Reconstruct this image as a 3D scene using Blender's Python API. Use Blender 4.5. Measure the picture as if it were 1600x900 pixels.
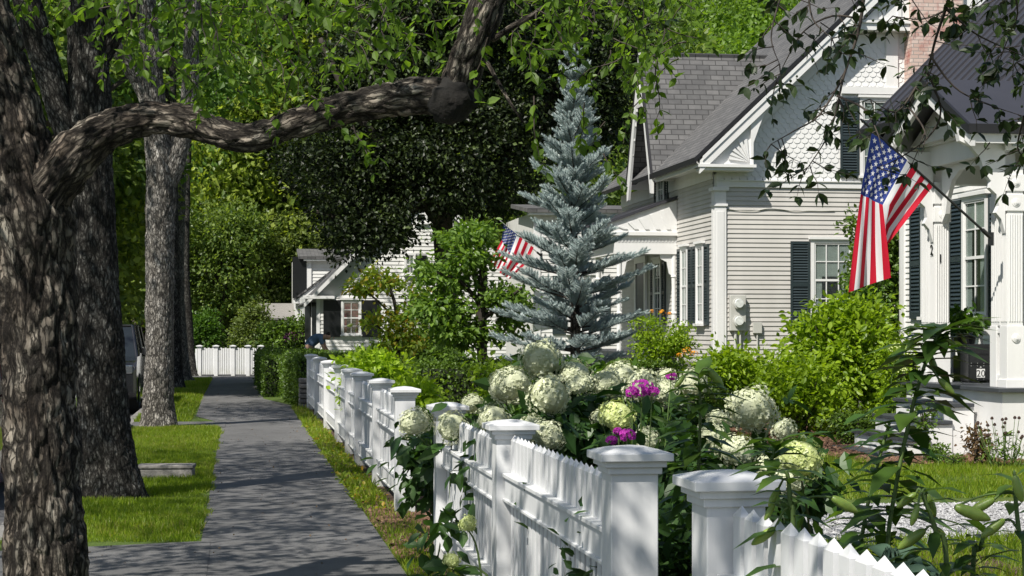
import bpy, math, random
import numpy as np
from mathutils import Vector, Matrix, noise
R = math.radians
scene = bpy.context.scene
for o in list(bpy.data.objects): bpy.data.objects.remove(o)
C = scene.collection
FPX, HOR, CH = 2800.0, 513.0, 1.6
TH = R(8.7); CT, ST = math.cos(TH), math.sin(TH)

# ------------------------------------------------------------------ camera
cam = bpy.data.cameras.new("camera"); co = bpy.data.objects.new("camera", cam); C.objects.link(co)
co.location = (0, 0, CH); co.rotation_euler = (R(90), 0, 0)
cam.sensor_width = 36; cam.lens = 63; cam.shift_y = 63/1600; cam.clip_start = .1; cam.clip_end = 2000
scene.camera = co
# ------------------------------------------------------------------ world, sun, exposure
SUN_EL, SUN_A = R(50), R(36)      # a: angle to the left of straight behind the camera
sd = Vector((-math.sin(SUN_A)*math.cos(SUN_EL), -math.cos(SUN_A)*math.cos(SUN_EL), math.sin(SUN_EL)))
w = bpy.data.worlds.new("World"); scene.world = w; w.use_nodes = True
nt = w.node_tree; bg = nt.nodes["Background"]; sky = nt.nodes.new("ShaderNodeTexSky")
sky.sky_type = 'NISHITA'; sky.sun_disc = False; sky.sun_elevation = SUN_EL; sky.sun_rotation = math.atan2(sd.x, sd.y)
nt.links.new(sky.outputs[0], bg.inputs[0]); bg.inputs[1].default_value = .075
sl = bpy.data.lights.new("sun", 'SUN'); so = bpy.data.objects.new("sun", sl); C.objects.link(so)
sl.energy = 5.0; sl.angle = R(.5); sl.color = (1, .95, .86)
so.rotation_euler = sd.to_track_quat('Z', 'Y').to_euler()
scene.view_settings.view_transform = 'Standard'; scene.view_settings.look = 'None'
scene.view_settings.gamma = 1; scene.view_settings.exposure = 0.45; scene.view_settings.use_curve_mapping = False
scene.render.engine = 'CYCLES'
scene.cycles.max_bounces = 6; scene.cycles.transparent_max_bounces = 8

# ------------------------------------------------------------------ helpers
def at(px, py, Y): return Vector(((px-800)/FPX*Y, Y, CH+(HOR-py)/FPX*Y))
def W(t, s, z=0): return Vector((t*CT-s*ST, t*ST+s*CT, z))
def proj(P):
    P = np.asarray(P); return 800+FPX*P[..., 0]/P[..., 1], HOR-FPX*(P[..., 2]-CH)/P[..., 1]
def meta(o, label, cat, group=None, kind=None):
    if label: o['label'] = label
    if cat: o['category'] = cat
    if group: o['group'] = group
    if kind: o['kind'] = kind
    return o
def thing(name, label, cat, loc=(0, 0, 0), rz=0, group=None):
    o = bpy.data.objects.new(name, None); C.objects.link(o)
    o.location = loc; o.rotation_euler = (0, 0, rz); o.empty_display_size = .2
    return meta(o, label, cat, group)
def link(name, me, mat, parent=None, loc=None):
    o = bpy.data.objects.new(name, me); C.objects.link(o)
    if parent: o.parent = parent
    if loc is not None: o.location = loc
    if mat is not None and len(me.materials) == 0:
        for m in (mat if isinstance(mat, (list, tuple)) else [mat]): me.materials.append(m)
    return o
def copy_tree(o, parent=None):
    c = o.copy(); C.objects.link(c)
    if parent: c.parent = parent
    for ch in list(o.children): copy_tree(ch, c)
    return c
def mesh_np(name, V, F, mi=None, smooth=False):
    V = np.asarray(V, dtype=np.float32); F = np.asarray(F, dtype=np.int32)
    me = bpy.data.meshes.new(name); n, k = F.shape
    me.vertices.add(len(V)); me.vertices.foreach_set('co', V.ravel())
    me.loops.add(n*k); me.loops.foreach_set('vertex_index', F.ravel())
    me.polygons.add(n); me.polygons.foreach_set('loop_start', np.arange(0, n*k, k, dtype=np.int32))
    me.polygons.foreach_set('loop_total', np.full(n, k, dtype=np.int32))
    if mi is not None: me.polygons.foreach_set('material_index', np.asarray(mi, dtype=np.int32))
    me.polygons.foreach_set('use_smooth', np.full(n, smooth, dtype=bool))
    me.update(calc_edges=True); me.validate(); return me
FR = lambda u, v, w: (u, -w, v)          # wall facing the camera: u = x, v = up, w = out
ST_ = lambda u, v, w: (-w, u, v)         # wall facing the street: u = y
class MB:
    def __init__(s): s.V = []; s.F = []; s.A = []
    def add(s, vs, fs, attr=None):
        n = len(s.V); s.V += [tuple(v) for v in vs]; s.F += [tuple(i+n for i in f) for f in fs]
        s.A += attr if attr else [(v[0], v[1], v[2]) for v in vs]
    def box(s, a0, a1, b0, b1, c0, c1, m=None):
        vs = [(a, b, c) for a in (a0, a1) for b in (b0, b1) for c in (c0, c1)]
        if m: vs = [m(*v) for v in vs]
        s.add(vs, [(0, 1, 3, 2), (4, 6, 7, 5), (0, 4, 5, 1), (2, 3, 7, 6), (0, 2, 6, 4), (1, 5, 7, 3)])
    def prism(s, poly, d0, d1, m):        # poly in (a, b), extruded along third axis of the map
        n = len(poly); vs = [m(a, b, d0) for a, b in poly]+[m(a, b, d1) for a, b in poly]
        s.add(vs, [tuple(range(n)), tuple(range(2*n-1, n-1, -1))]+[(i, (i+1) % n, n+(i+1) % n, n+i) for i in range(n)])
    def cyl(s, p0, p1, r0, r1=None, seg=12):
        r1 = r0 if r1 is None else r1; p0 = Vector(p0); p1 = Vector(p1); d = (p1-p0).normalized()
        a = d.orthogonal().normalized(); b = d.cross(a); vs = []
        for p, r in ((p0, r0), (p1, r1)):
            for i in range(seg):
                t = 2*math.pi*i/seg; vs.append(p+a*math.cos(t)*r+b*math.sin(t)*r)
        s.add(vs, [tuple(range(seg)), tuple(range(2*seg-1, seg-1, -1))]+[(i, (i+1) % seg, seg+(i+1) % seg, seg+i) for i in range(seg)])
    def lathe(s, prof, c, seg=16):
        vs = []; fs = []
        for r, z in prof:
            for i in range(seg):
                t = 2*math.pi*i/seg; vs.append((c[0]+r*math.cos(t), c[1]+r*math.sin(t), c[2]+z))
        for k in range(len(prof)-1):
            for i in range(seg):
                j = (i+1) % seg; fs.append((k*seg+i, k*seg+j, (k+1)*seg+j, (k+1)*seg+i))
        s.add(vs, fs)
    def tube(s, pts, rad, seg=10, sub=5, rough=0, freq=3, flare=0, seed=0, cap=True, ridge=None):
        pts = [Vector(p) for p in pts]; n = len(pts)
        P = []; Q = []
        for i in range(n-1):
            p0 = pts[max(i-1, 0)]; p1 = pts[i]; p2 = pts[i+1]; p3 = pts[min(i+2, n-1)]
            for k in range(sub):
                t = k/sub
                P.append(.5*((2*p1)+(p2-p0)*t+(2*p0-5*p1+4*p2-p3)*t*t+(3*p1-p0-3*p2+p3)*t**3)); Q.append(rad[i]*(1-t)+rad[i+1]*t)
        P.append(pts[-1]); Q.append(rad[-1]); N = len(P)
        T = [(P[min(i+1, N-1)]-P[max(i-1, 0)]).normalized() for i in range(N)]
        a = T[0].cross(Vector((0.13, 1, .2)));
        if a.length < .1: a = T[0].orthogonal()
        a.normalize(); vs = []; at_ = []; L = 0; fs = []
        for i in range(N):
            if i: L += (P[i]-P[i-1]).length
            a = (a-T[i]*a.dot(T[i])).normalized(); b = T[i].cross(a)
            for k in range(seg):
                th = 2*math.pi*k/seg; d = a*math.cos(th)+b*math.sin(th); r = Q[i]
                if rough:
                    q = P[i]*freq+d*Q[i]*freq+Vector((seed, seed*2, 0)); r *= 1+rough*noise.noise(q)+rough*.5*noise.noise(q*2.7)
                if flare and L < flare: r *= 1+(1-L/flare)**2*.35*(1+.7*noise.noise(Vector((math.cos(th)*1.6+seed, math.sin(th)*1.6, 0))))
                if ridge:
                    sc_, st_, am_ = ridge; q = Vector((math.cos(th)*Q[i]+seed, math.sin(th)*Q[i], L*st_))*sc_; q += noise.noise_vector(q*1.3)*.35; dd = noise.voronoi(q)[0]; r += am_*(min(1, (dd[1]-dd[0])/.28)-1)+am_*.35*noise.noise(q*3)
                vs.append(P[i]+d*r); at_.append((math.cos(th)*Q[i]+seed, math.sin(th)*Q[i], L))
        for i in range(N-1):
            for k in range(seg):
                j = (k+1) % seg; fs.append((i*seg+k, i*seg+j, (i+1)*seg+j, (i+1)*seg+k))
        if cap: fs.append(tuple(range((N-1)*seg, N*seg)))
        s.add(vs, fs, at_)
    def build(s, name, mat, parent=None, smooth=False, bevel=0, loc=None):
        me = bpy.data.meshes.new(name); me.from_pydata(s.V, [], s.F)
        at_ = me.attributes.new('pc', 'FLOAT_VECTOR', 'POINT'); at_.data.foreach_set('vector', np.array(s.A, dtype=np.float32).ravel())
        if smooth: me.polygons.foreach_set('use_smooth', np.ones(len(me.polygons), dtype=bool))
        o = link(name, me, mat, parent, loc)
        if bevel:
            b = o.modifiers.new('bevel', 'BEVEL'); b.width = bevel; b.segments = 2; b.limit_method = 'ANGLE'; b.angle_limit = R(40)
        return o
# ---- scattered small pieces
T_FAR = (np.array([(0, 0, 0), (.34, .5, .08), (0, 1, -.04), (-.34, .5, .08)]), np.array([(0, 1, 2, 3)]))
T_LEAF = (np.array([(0, 0, 0), (-.2, .22, .05), (0, .25, -.01), (.2, .22, .05), (-.27, .55, .04), (0, .55, -.03), (.27, .55, .04), (0, 1, -.1)]),
          np.array([(0, 3, 2), (0, 2, 1), (2, 3, 6), (2, 6, 5), (1, 2, 5), (1, 5, 4), (5, 6, 7), (4, 5, 7)]))
T_LANCE = (np.array([(0, 0, 0), (-.075, .25, .02), (0, .25, -.01), (.075, .25, .02), (-.085, .6, -.07), (0, .6, -.1), (.085, .6, -.07), (0, 1, -.33)]), T_LEAF[1])
T_BLADE = (np.array([(-.5, 0, 0), (.5, 0, 0), (0, 1, .25)]), np.array([(0, 1, 2)]))
def nrm(a): return a/np.maximum(np.linalg.norm(a, axis=-1, keepdims=True), 1e-9)
def scatter(T, P, D, N, S, aniso=None):
    TV, TF = T; D = nrm(D); N = nrm(N-D*np.sum(N*D, -1, keepdims=True)); X = np.cross(D, N)
    S = np.asarray(S).reshape(-1, 1, 1)*np.ones((len(P), 1, 1)); sx = S if aniso is None else S*np.asarray(aniso).reshape(-1, 1, 1)
    V = P[:, None, :]+X[:, None, :]*TV[None, :, 0:1]*sx+D[:, None, :]*TV[None, :, 1:2]*S+N[:, None, :]*TV[None, :, 2:3]*S
    F = TF[None]+(np.arange(len(P))*len(TV))[:, None, None]
    return V.reshape(-1, 3), F.reshape(-1, TF.shape[1])
def blobs_pts(rng, blobs, nclump, per, sig, shell=.55):
    """leaf positions: clumps near the surface of a set of ellipsoids"""
    B = np.array(blobs, float); vol = (B[:, 3]*B[:, 4]*B[:, 5])**(2/3); idx = rng.choice(len(B), nclump, p=vol/vol.sum())
    d = nrm(rng.normal(size=(nclump, 3))); r = shell+(1-shell)*rng.random((nclump, 1))
    c = B[idx, :3]+d*r*B[idx, 3:6]
    sg = sig*(.6+.8*rng.random((nclump, 1, 1)))
    p = c[:, None, :]+rng.normal(size=(nclump, per, 3))*sg*np.array([1, 1, .62])
    out = nrm(p-c[:, None, :])+d[:, None, :]*.6
    return p.reshape(-1, 3), out.reshape(-1, 3)
def leafmesh(rng, P, out, size, T=T_FAR, droop=.25, up=.55, jit=.35):
    n = len(P); D = out*.6+rng.normal(size=(n, 3))*.6; D[:, 2] -= droop
    N = rng.normal(size=(n, 3))*.55+out*.25; N[:, 2] += up+.3
    V, F = scatter(T, P, D, N, size*(1-jit+2*jit*rng.random(n)))
    return V, F
def leaf_obj(name, rng, P, out, size, mat, parent, T=T_FAR, **k):
    V, F = leafmesh(rng, P, out, size, T, **k)
    return link(name, mesh_np(name, V, F), mat, parent)

# ------------------------------------------------------------------ materials
def newmat(name):
    m = bpy.data.materials.new(name); m.use_nodes = True; nt = m.node_tree
    return m, nt, nt.nodes["Principled BSDF"]
def nd(nt, typ, **k):
    n = nt.nodes.new(typ)
    for a, b in k.items():
        if a.startswith('i_'): n.inputs[a[2:]].default_value = b
        else: setattr(n, a, b)
    return n
def ramp(nt, fac, stops):
    r = nt.nodes.new("ShaderNodeValToRGB"); e = r.color_ramp.elements
    e[0].position, e[0].color = stops[0][0], (*stops[0][1], 1)
    e[1].position, e[1].color = stops[-1][0], (*stops[-1][1], 1)
    for p, c in stops[1:-1]:
        x = e.new(p); x.color = (*c, 1)
    nt.links.new(fac, r.inputs[0]); return r.outputs[0]
def bump(nt, b, h, st=.3, dist=.02):
    n = nd(nt, "ShaderNodeBump"); n.inputs['Strength'].default_value = st; n.inputs['Distance'].default_value = dist
    nt.links.new(h, n.inputs['Height']); nt.links.new(n.outputs[0], b.inputs['Normal'])
def coord(nt, scale=(1, 1, 1), attr=None):
    if attr: src = nd(nt, "ShaderNodeAttribute", attribute_name=attr).outputs['Vector']
    else: src = nd(nt, "ShaderNodeTexCoord").outputs['Object']
    mp = nd(nt, "ShaderNodeMapping"); mp.inputs['Scale'].default_value = scale; nt.links.new(src, mp.inputs[0]); return mp.outputs[0]
def noisetex(nt, vec, sc, det=4, rough=.6):
    n = nd(nt, "ShaderNodeTexNoise"); n.inputs['Scale'].default_value = sc; n.inputs['Detail'].default_value = det; n.inputs['Roughness'].default_value = rough
    nt.links.new(vec, n.inputs['Vector']); return n.outputs['Fac']
def plain(name, c, rough=.5, var=.12, sc=3, metal=0, bst=0, bsc=60, spec=.5, streak=None):
    m, nt, b = newmat(name); v = coord(nt, streak or (1, 1, 1)); f = noisetex(nt, v, sc, 5)
    col = ramp(nt, f, [(.3, tuple(x*(1-var) for x in c)), (.7, tuple(min(1, x*(1+var)) for x in c))])
    nt.links.new(col, b.inputs['Base Color']); b.inputs['Roughness'].default_value = rough; b.inputs['Metallic'].default_value = metal
    b.inputs['Specular IOR Level'].default_value = spec
    if bst: bump(nt, b, noisetex(nt, coord(nt), bsc, 4), bst, .01)
    return m
def leafmat(name, c1, c2, tr=.35, rough=.45, c3=None, trc=None, spec=.4):
    m, nt, b = newmat(name); g = nd(nt, "ShaderNodeNewGeometry")
    st = [(0, c1), (.75, c2), (1, c3 or tuple(x*1.25 for x in c2))]
    col = ramp(nt, g.outputs['Random Per Island'], st)
    nt.links.new(col, b.inputs['Base Color']); b.inputs['Roughness'].default_value = rough; b.inputs['Specular IOR Level'].default_value = spec
    t = nd(nt, "ShaderNodeBsdfTranslucent"); mx = nd(nt, "ShaderNodeMixShader"); mx.inputs[0].default_value = tr
    hs = nd(nt, "ShaderNodeMix", data_type='RGBA', blend_type='MULTIPLY'); hs.inputs[0].default_value = 1
    nt.links.new(col, hs.inputs[6]); hs.inputs[7].default_value = (*(trc or (1.9, 1.9, .75)), 1); nt.links.new(hs.outputs[2], t.inputs[0])
    out = nt.nodes["Material Output"]; nt.links.new(b.outputs[0], mx.inputs[1]); nt.links.new(t.outputs[0], mx.inputs[2]); nt.links.new(mx.outputs[0], out.inputs[0])
    return m
def barkmat(name, dark, mid, light, sc=9, lich=.6, stretch=.25, bst=1.0, crack=.09):
    m, nt, b = newmat(name); v = coord(nt, (1, 1, stretch), 'pc')
    nz = nd(nt, "ShaderNodeTexNoise"); nz.inputs['Scale'].default_value = sc*1.1; nz.inputs['Detail'].default_value = 8; nz.inputs['Roughness'].default_value = .68; nt.links.new(v, nz.inputs['Vector'])
    mx = nd(nt, "ShaderNodeMix", data_type='RGBA', blend_type='LINEAR_LIGHT'); mx.inputs[0].default_value = .55/sc
    nt.links.new(v, mx.inputs[6]); nt.links.new(nz.outputs['Color'], mx.inputs[7])
    vo = nd(nt, "ShaderNodeTexVoronoi", feature='DISTANCE_TO_EDGE'); vo.inputs['Scale'].default_value = sc; nt.links.new(mx.outputs[2], vo.inputs['Vector'])
    vc = nd(nt, "ShaderNodeTexVoronoi"); vc.inputs['Scale'].default_value = sc; nt.links.new(mx.outputs[2], vc.inputs['Vector'])
    fine = noisetex(nt, coord(nt, (1, 1, .4), 'pc'), 45, 6, .7)
    big = noisetex(nt, coord(nt, (1, 1, .6), 'pc'), 5, 5, .65)
    c = ramp(nt, big, [(.35, mid), (lich, tuple((a+b_)/2 for a, b_ in zip(mid, light))), (min(.99, lich+.12), light)])
    cm = nd(nt, "ShaderNodeMix", data_type='RGBA', blend_type='MULTIPLY'); cm.inputs[0].default_value = .75
    nt.links.new(c, cm.inputs[6]); nt.links.new(ramp(nt, fine, [(.3, (.45, .45, .45)), (.7, (1.25, 1.22, 1.18))]), cm.inputs[7])
    v2 = nd(nt, "ShaderNodeTexVoronoi", feature='DISTANCE_TO_EDGE'); v2.inputs['Scale'].default_value = sc*2.3; nt.links.new(mx.outputs[2], v2.inputs['Vector'])
    k1 = ramp(nt, vo.outputs['Distance'], [(0, (0, 0, 0)), (crack*.5, (.25, .25, .25)), (crack*1.8, (1, 1, 1))])
    k2 = ramp(nt, v2.outputs['Distance'], [(0, (.25, .25, .25)), (crack*1.3, (1, 1, 1))])
    sep = nd(nt, "ShaderNodeSeparateColor"); nt.links.new(vc.outputs['Color'], sep.inputs[0])
    tone = ramp(nt, sep.outputs[0], [(0, (.5, .5, .5)), (1, (1.35, 1.35, 1.35))])
    kk = nd(nt, "ShaderNodeMix", data_type='RGBA', blend_type='MULTIPLY'); kk.inputs[0].default_value = 1; nt.links.new(k1, kk.inputs[6]); nt.links.new(k2, kk.inputs[7]); ck = kk.outputs[2]
    ct_ = nd(nt, "ShaderNodeMix", data_type='RGBA', blend_type='MULTIPLY'); ct_.inputs[0].default_value = 1; nt.links.new(cm.outputs[2], ct_.inputs[6]); nt.links.new(tone, ct_.inputs[7]); cm = ct_
    cm2 = nd(nt, "ShaderNodeMix", data_type='RGBA'); nt.links.new(ck, cm2.inputs[0]); cm2.inputs[6].default_value = (*dark, 1); nt.links.new(cm.outputs[2], cm2.inputs[7])
    nt.links.new(cm2.outputs[2], b.inputs['Base Color']); b.inputs['Roughness'].default_value = .9; b.inputs['Specular IOR Level'].default_value = .2
    h = nd(nt, "ShaderNodeMath", operation='ADD'); h2 = nd(nt, "ShaderNodeMath", operation='MULTIPLY'); h2.inputs[1].default_value = .35
    rr = ck
    nt.links.new(fine, h2.inputs[0]); nt.links.new(rr, h.inputs[0]); nt.links.new(h2.outputs[0], h.inputs[1]); bump(nt, b, h.outputs[0], bst, .02)
    return m
M = {}
M['white'] = plain('white_paint', (.68, .68, .675), .45, .035, 5, bst=.05, bsc=25, streak=(1, 1, .3))
M['white2'] = plain('white_siding_paint', (.63, .63, .615), .5, .07, 4)
M['fence'] = plain('fence_paint', (.72, .73, .75), .4, .05, 6, bst=.08, bsc=30, streak=(1, 1, .25))
M['grey'] = plain('grey_siding_paint', (.47, .455, .43), .55, .10, 1.4, streak=(1, 1, .5))
M['shutter'] = plain('shutter_paint', (.022, .034, .038), .45, .15)
def fencemat():
    m, nt, b = newmat('weathered_fence_paint'); v = coord(nt); f = noisetex(nt, coord(nt, (1, 1, .15)), 14, 6, .7)
    c = ramp(nt, f, [(.3, (.58, .59, .60)), (.7, (.67, .675, .685))])
    sx = nd(nt, "ShaderNodeSeparateXYZ"); nt.links.new(v, sx.inputs[0])
    mr = nd(nt, "ShaderNodeMapRange"); mr.inputs[1].default_value = 0; mr.inputs[2].default_value = .38; mr.inputs[3].default_value = .62; mr.inputs[4].default_value = 0; nt.links.new(sx.outputs[2], mr.inputs[0])
    n2 = noisetex(nt, coord(nt, (1, 1, .5)), 9, 7, .75); mm = nd(nt, "ShaderNodeMath", operation='MULTIPLY'); nt.links.new(mr.outputs[0], mm.inputs[0]); nt.links.new(ramp(nt, n2, [(.35, (0, 0, 0)), (.65, (1, 1, 1))]), mm.inputs[1])
    mx = nd(nt, "ShaderNodeMix", data_type='RGBA'); nt.links.new(mm.outputs[0], mx.inputs[0]); nt.links.new(c, mx.inputs[6]); mx.inputs[7].default_value = (.25, .25, .17, 1)
    n3 = noisetex(nt, coord(nt, (1, 1, .12)), 22, 8, .8); m3 = nd(nt, "ShaderNodeMix", data_type='RGBA'); nt.links.new(ramp(nt, n3, [(.66, (0, 0, 0)), (.72, (.6, .6, .6))]), m3.inputs[0]); nt.links.new(mx.outputs[2], m3.inputs[6]); m3.inputs[7].default_value = (.33, .31, .26, 1)
    nt.links.new(m3.outputs[2], b.inputs['Base Color']); b.inputs['Roughness'].default_value = .45; bump(nt, b, n3, .15, .004); return m
M['fence'] = fencemat()
M['black'] = plain('black_paint', (.010, .011, .012), .35, .1)
M['blacktrim'] = plain('black_trim', (.012, .012, .014), .5, .1)
M['meter'] = plain('grey_metal', (.45, .45, .42), .5, .06)
M['granite'] = plain('granite', (.20, .19, .18), .85, .35, 25, bst=.6, bsc=40)
M['stone'] = plain('field_stone', (.15, .14, .13), .9, .4, 12, bst=.8, bsc=20)
M['deck'] = plain('deck_grey_paint', (.045, .05, .058), .5, .15)
M['curtain'] = plain('curtain', (.62, .6, .55), .9, .15, 6)
M['curtain_red'] = plain('red_curtain', (.30, .06, .07), .9, .5, 9)
M['dark'] = plain('dark_interior', (.012, .012, .012), .9, .2)
M['terra'] = plain('terracotta', (.30, .11, .06), .8, .1)
M['soil'] = plain('mulch', (.075, .045, .03), .95, .55, 18, bst=1, bsc=45)
M['forest'] = plain('forest_floor', (.03, .05, .012), .95, .5, .6)
M['brick'] = None
def asphalt(name, c, crackmul=.5):
    m, nt, b = newmat(name); v = coord(nt); n1 = noisetex(nt, v, 120, 3, .8); n2 = noisetex(nt, v, .9, 6, .6)
    cc = ramp(nt, n2, [(.32, tuple(x*.8 for x in c)), (.68, tuple(x*1.25 for x in c))])
    cm = nd(nt, "ShaderNodeMix", data_type='RGBA', blend_type='MULTIPLY'); cm.inputs[0].default_value = 1
    nt.links.new(cc, cm.inputs[6]); nt.links.new(ramp(nt, n1, [(.3, (.55, .55, .55)), (.7, (1.5, 1.5, 1.5))]), cm.inputs[7])
    vo = nd(nt, "ShaderNodeTexVoronoi", feature='DISTANCE_TO_EDGE'); vo.inputs['Scale'].default_value = .35
    nz = nd(nt, "ShaderNodeTexNoise"); nz.inputs['Scale'].default_value = 1.5; nz.inputs['Detail'].default_value = 5; nt.links.new(v, nz.inputs['Vector'])
    mv = nd(nt, "ShaderNodeMix", data_type='RGBA', blend_type='LINEAR_LIGHT'); mv.inputs[0].default_value = .5; nt.links.new(v, mv.inputs[6]); nt.links.new(nz.outputs['Color'], mv.inputs[7]); nt.links.new(mv.outputs[2], vo.inputs['Vector'])
    cr = ramp(nt, noisetex(nt, v, 4, 8, .75), [(.36, (.72, .72, .72)), (.5, (1, 1, 1))])
    c2 = nd(nt, "ShaderNodeMix", data_type='RGBA', blend_type='MULTIPLY'); c2.inputs[0].default_value = 1
    nt.links.new(cm.outputs[2], c2.inputs[6]); nt.links.new(cr, c2.inputs[7]); nt.links.new(c2.outputs[2], b.inputs['Base Color'])
    b.inputs['Roughness'].default_value = .8; bump(nt, b, n1, .5, .006); return m
M['asphalt'] = asphalt('sidewalk_asphalt', (.105, .104, .104)); M['road'] = asphalt('road_asphalt', (.085, .085, .088)); M['gravel'] = asphalt('gravel', (.30, .30, .31))
def grassmat():
    m, nt, b = newmat('turf'); v = coord(nt); f = noisetex(nt, v, 1.1, 6, .7); g = noisetex(nt, v, 60, 3, .8)
    c = ramp(nt, f, [(.3, (.06, .10, .010)), (.55, (.09, .15, .012)), (.75, (.14, .16, .03))])
    cm = nd(nt, "ShaderNodeMix", data_type='RGBA', blend_type='MULTIPLY'); cm.inputs[0].default_value = 1
    nt.links.new(c, cm.inputs[6]); nt.links.new(ramp(nt, g, [(.3, (.4, .4, .4)), (.7, (1.3, 1.3, 1.2))]), cm.inputs[7])
    nt.links.new(cm.outputs[2], b.inputs['Base Color']); b.inputs['Roughness'].default_value = .9; bump(nt, b, g, .8, .03); return m
M['turf'] = grassmat()
def shinglemat():
    m, nt, b = newmat('roof_shingles'); v = coord(nt, (1, 1, 1), 'pc')
    br = nd(nt, "ShaderNodeTexBrick"); br.offset = .5
    for k, x in (('Color1', (.082, .082, .085, 1)), ('Color2', (.125, .123, .125, 1)), ('Mortar', (.04, .04, .041, 1)), ('Scale', 1.0), ('Mortar Size', .012), ('Brick Width', .30), ('Row Height', .13), ('Bias', 0.)): br.inputs[k].default_value = x
    nt.links.new(v, br.inputs['Vector']); g = noisetex(nt, v, 3, 5); cm = nd(nt, "ShaderNodeMix", data_type='RGBA', blend_type='MULTIPLY'); cm.inputs[0].default_value = 1
    nt.links.new(br.outputs['Color'], cm.inputs[6]); nt.links.new(ramp(nt, g, [(.3, (.8, .8, .8)), (.7, (1.2, 1.2, 1.18))]), cm.inputs[7]); nt.links.new(cm.outputs[2], b.inputs['Base Color'])
    b.inputs['Roughness'].default_value = .85; iv = nd(nt, 'ShaderNodeMath', operation='SUBTRACT'); iv.inputs[0].default_value = 1; nt.links.new(br.outputs['Fac'], iv.inputs[1]); bump(nt, b, iv.outputs[0], .25, .006); return m
M['shingle'] = shinglemat()
M['metalroof'] = plain('metal_roof', (.055, .055, .065), .45, .08, 2, metal=.35)
def brickmat():
    m, nt, b = newmat('whitewashed_brick'); v = coord(nt, (1, 1, 1), 'pc')
    br = nd(nt, "ShaderNodeTexBrick")
    for k, x in (('Color1', (.50, .35, .30, 1)), ('Color2', (.60, .49, .44, 1)), ('Mortar', (.30, .26, .24, 1)), ('Scale', 1.0), ('Mortar Size', .008), ('Brick Width', .21), ('Row Height', .075)): br.inputs[k].default_value = x
    nt.links.new(v, br.inputs['Vector']); g = noisetex(nt, v, 2.2, 5, .7)
    mx = nd(nt, "ShaderNodeMix", data_type='RGBA'); nt.links.new(ramp(nt, g, [(.5, (0, 0, 0)), (.68, (.8, .8, .8))]), mx.inputs[0])
    nt.links.new(br.outputs['Color'], mx.inputs[6]); mx.inputs[7].default_value = (.32, .075, .06, 1)
    nt.links.new(mx.outputs[2], b.inputs['Base Color']); b.inputs['Roughness'].default_value = .85; iv = nd(nt, 'ShaderNodeMath', operation='SUBTRACT'); iv.inputs[0].default_value = 1; nt.links.new(br.outputs['Fac'], iv.inputs[1]); bump(nt, b, iv.outputs[0], .4, .006); return m
M['brick'] = brickmat()
def glassmat(name='window_glass', tint=(.8, .85, .85)):
    m, nt, b = newmat(name); tr = nd(nt, "ShaderNodeBsdfTransparent"); gl = nd(nt, "ShaderNodeBsdfGlossy"); gl.inputs['Roughness'].default_value = .03
    tr.inputs[0].default_value = (*tint, 1); mx = nd(nt, "ShaderNodeMixShader"); mx.inputs[0].default_value = .16; nt.links.new(tr.outputs[0], mx.inputs[1]); nt.links.new(gl.outputs[0], mx.inputs[2]); nt.links.new(mx.outputs[0], nt.nodes["Material Output"].inputs[0]); return m
M['glass'] = glassmat()
M['carglass'] = plain('car_glass', (.012, .016, .018), .06, .1, spec=.9)
def paint(name, c):
    m, nt, b = newmat(name); b.inputs['Base Color'].default_value = (*c, 1); b.inputs['Roughness'].default_value = .25; b.inputs['Coat Weight'].default_value = 1; b.inputs['Coat Roughness'].default_value = .04
    return m
M['suv'] = paint('black_car_paint', (.008, .008, .009)); M['whitecar'] = paint('white_car_paint', (.7, .71, .72)); M['redcar'] = paint('dark_red_car_paint', (.16, .015, .02))
M['chrome'] = plain('chrome', (.6, .6, .6), .15, .05, metal=1); M['tyre'] = plain('tyre_rubber', (.015, .015, .015), .85)
M['bark_apple'] = barkmat('apple_bark', (.010, .008, .007), (.13, .105, .085), (.30, .28, .24), 15, .56, .30, 1, .085)
M['bark_maple'] = barkmat('maple_bark', (.008, .007, .006), (.06, .055, .047), (.33, .33, .31), 26, .57, .32, 1, .12)
M['bark_maple2'] = barkmat('pale_bark', (.035, .032, .028), (.27, .25, .22), (.48, .46, .43), 26, .52, .30, .9, .085)
M['bark_dark'] = plain('dark_bark', (.035, .028, .022), .9, .4, 8, bst=.6, bsc=30)
M['twig'] = plain('twig', (.045, .035, .028), .85, .3)
M['stem'] = plain('green_stem', (.08, .13, .03), .6, .2)
M['leaf_apple'] = leafmat('apple_leaf', (.05, .10, .012), (.11, .19, .02), .5)
M['leaf_crab'] = leafmat('crabapple_leaf', (.012, .024, .008), (.028, .05, .012), .2)  # backlit shade is put into this dark leaf colour
M['leaf_maple'] = leafmat('street_maple_leaf', (.04, .09, .010), (.08, .16, .018), .42)
M['leaf_mid'] = leafmat('mid_green_leaf', (.035, .085, .012), (.075, .15, .02), .4)
M['leaf_light'] = leafmat('light_green_leaf', (.07, .14, .014), (.13, .22, .025), .45)
M['leaf_copper'] = leafmat('copper_maple_leaf', (.007, .012, .005), (.022, .036, .010), .18, .45, c3=(.075, .11, .03), spec=.3)  # crown shade is mixed into the dark tones, sunlit highlights into the brightest
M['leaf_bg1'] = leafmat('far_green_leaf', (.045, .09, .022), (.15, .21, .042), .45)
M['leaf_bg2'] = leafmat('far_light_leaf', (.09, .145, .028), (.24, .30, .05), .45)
M['leaf_willow'] = leafmat('willow_leaf', (.08, .12, .03), (.14, .18, .05), .4)
M['leaf_shrub'] = leafmat('bright_shrub_leaf', (.11, .19, .010), (.22, .32, .016), .45)
M['leaf_box'] = leafmat('boxwood_leaf', (.04, .08, .012), (.10, .17, .02), .3)
M['leaf_hyd'] = leafmat('hydrangea_leaf', (.018, .05, .012), (.04, .09, .018), .3)
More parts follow.
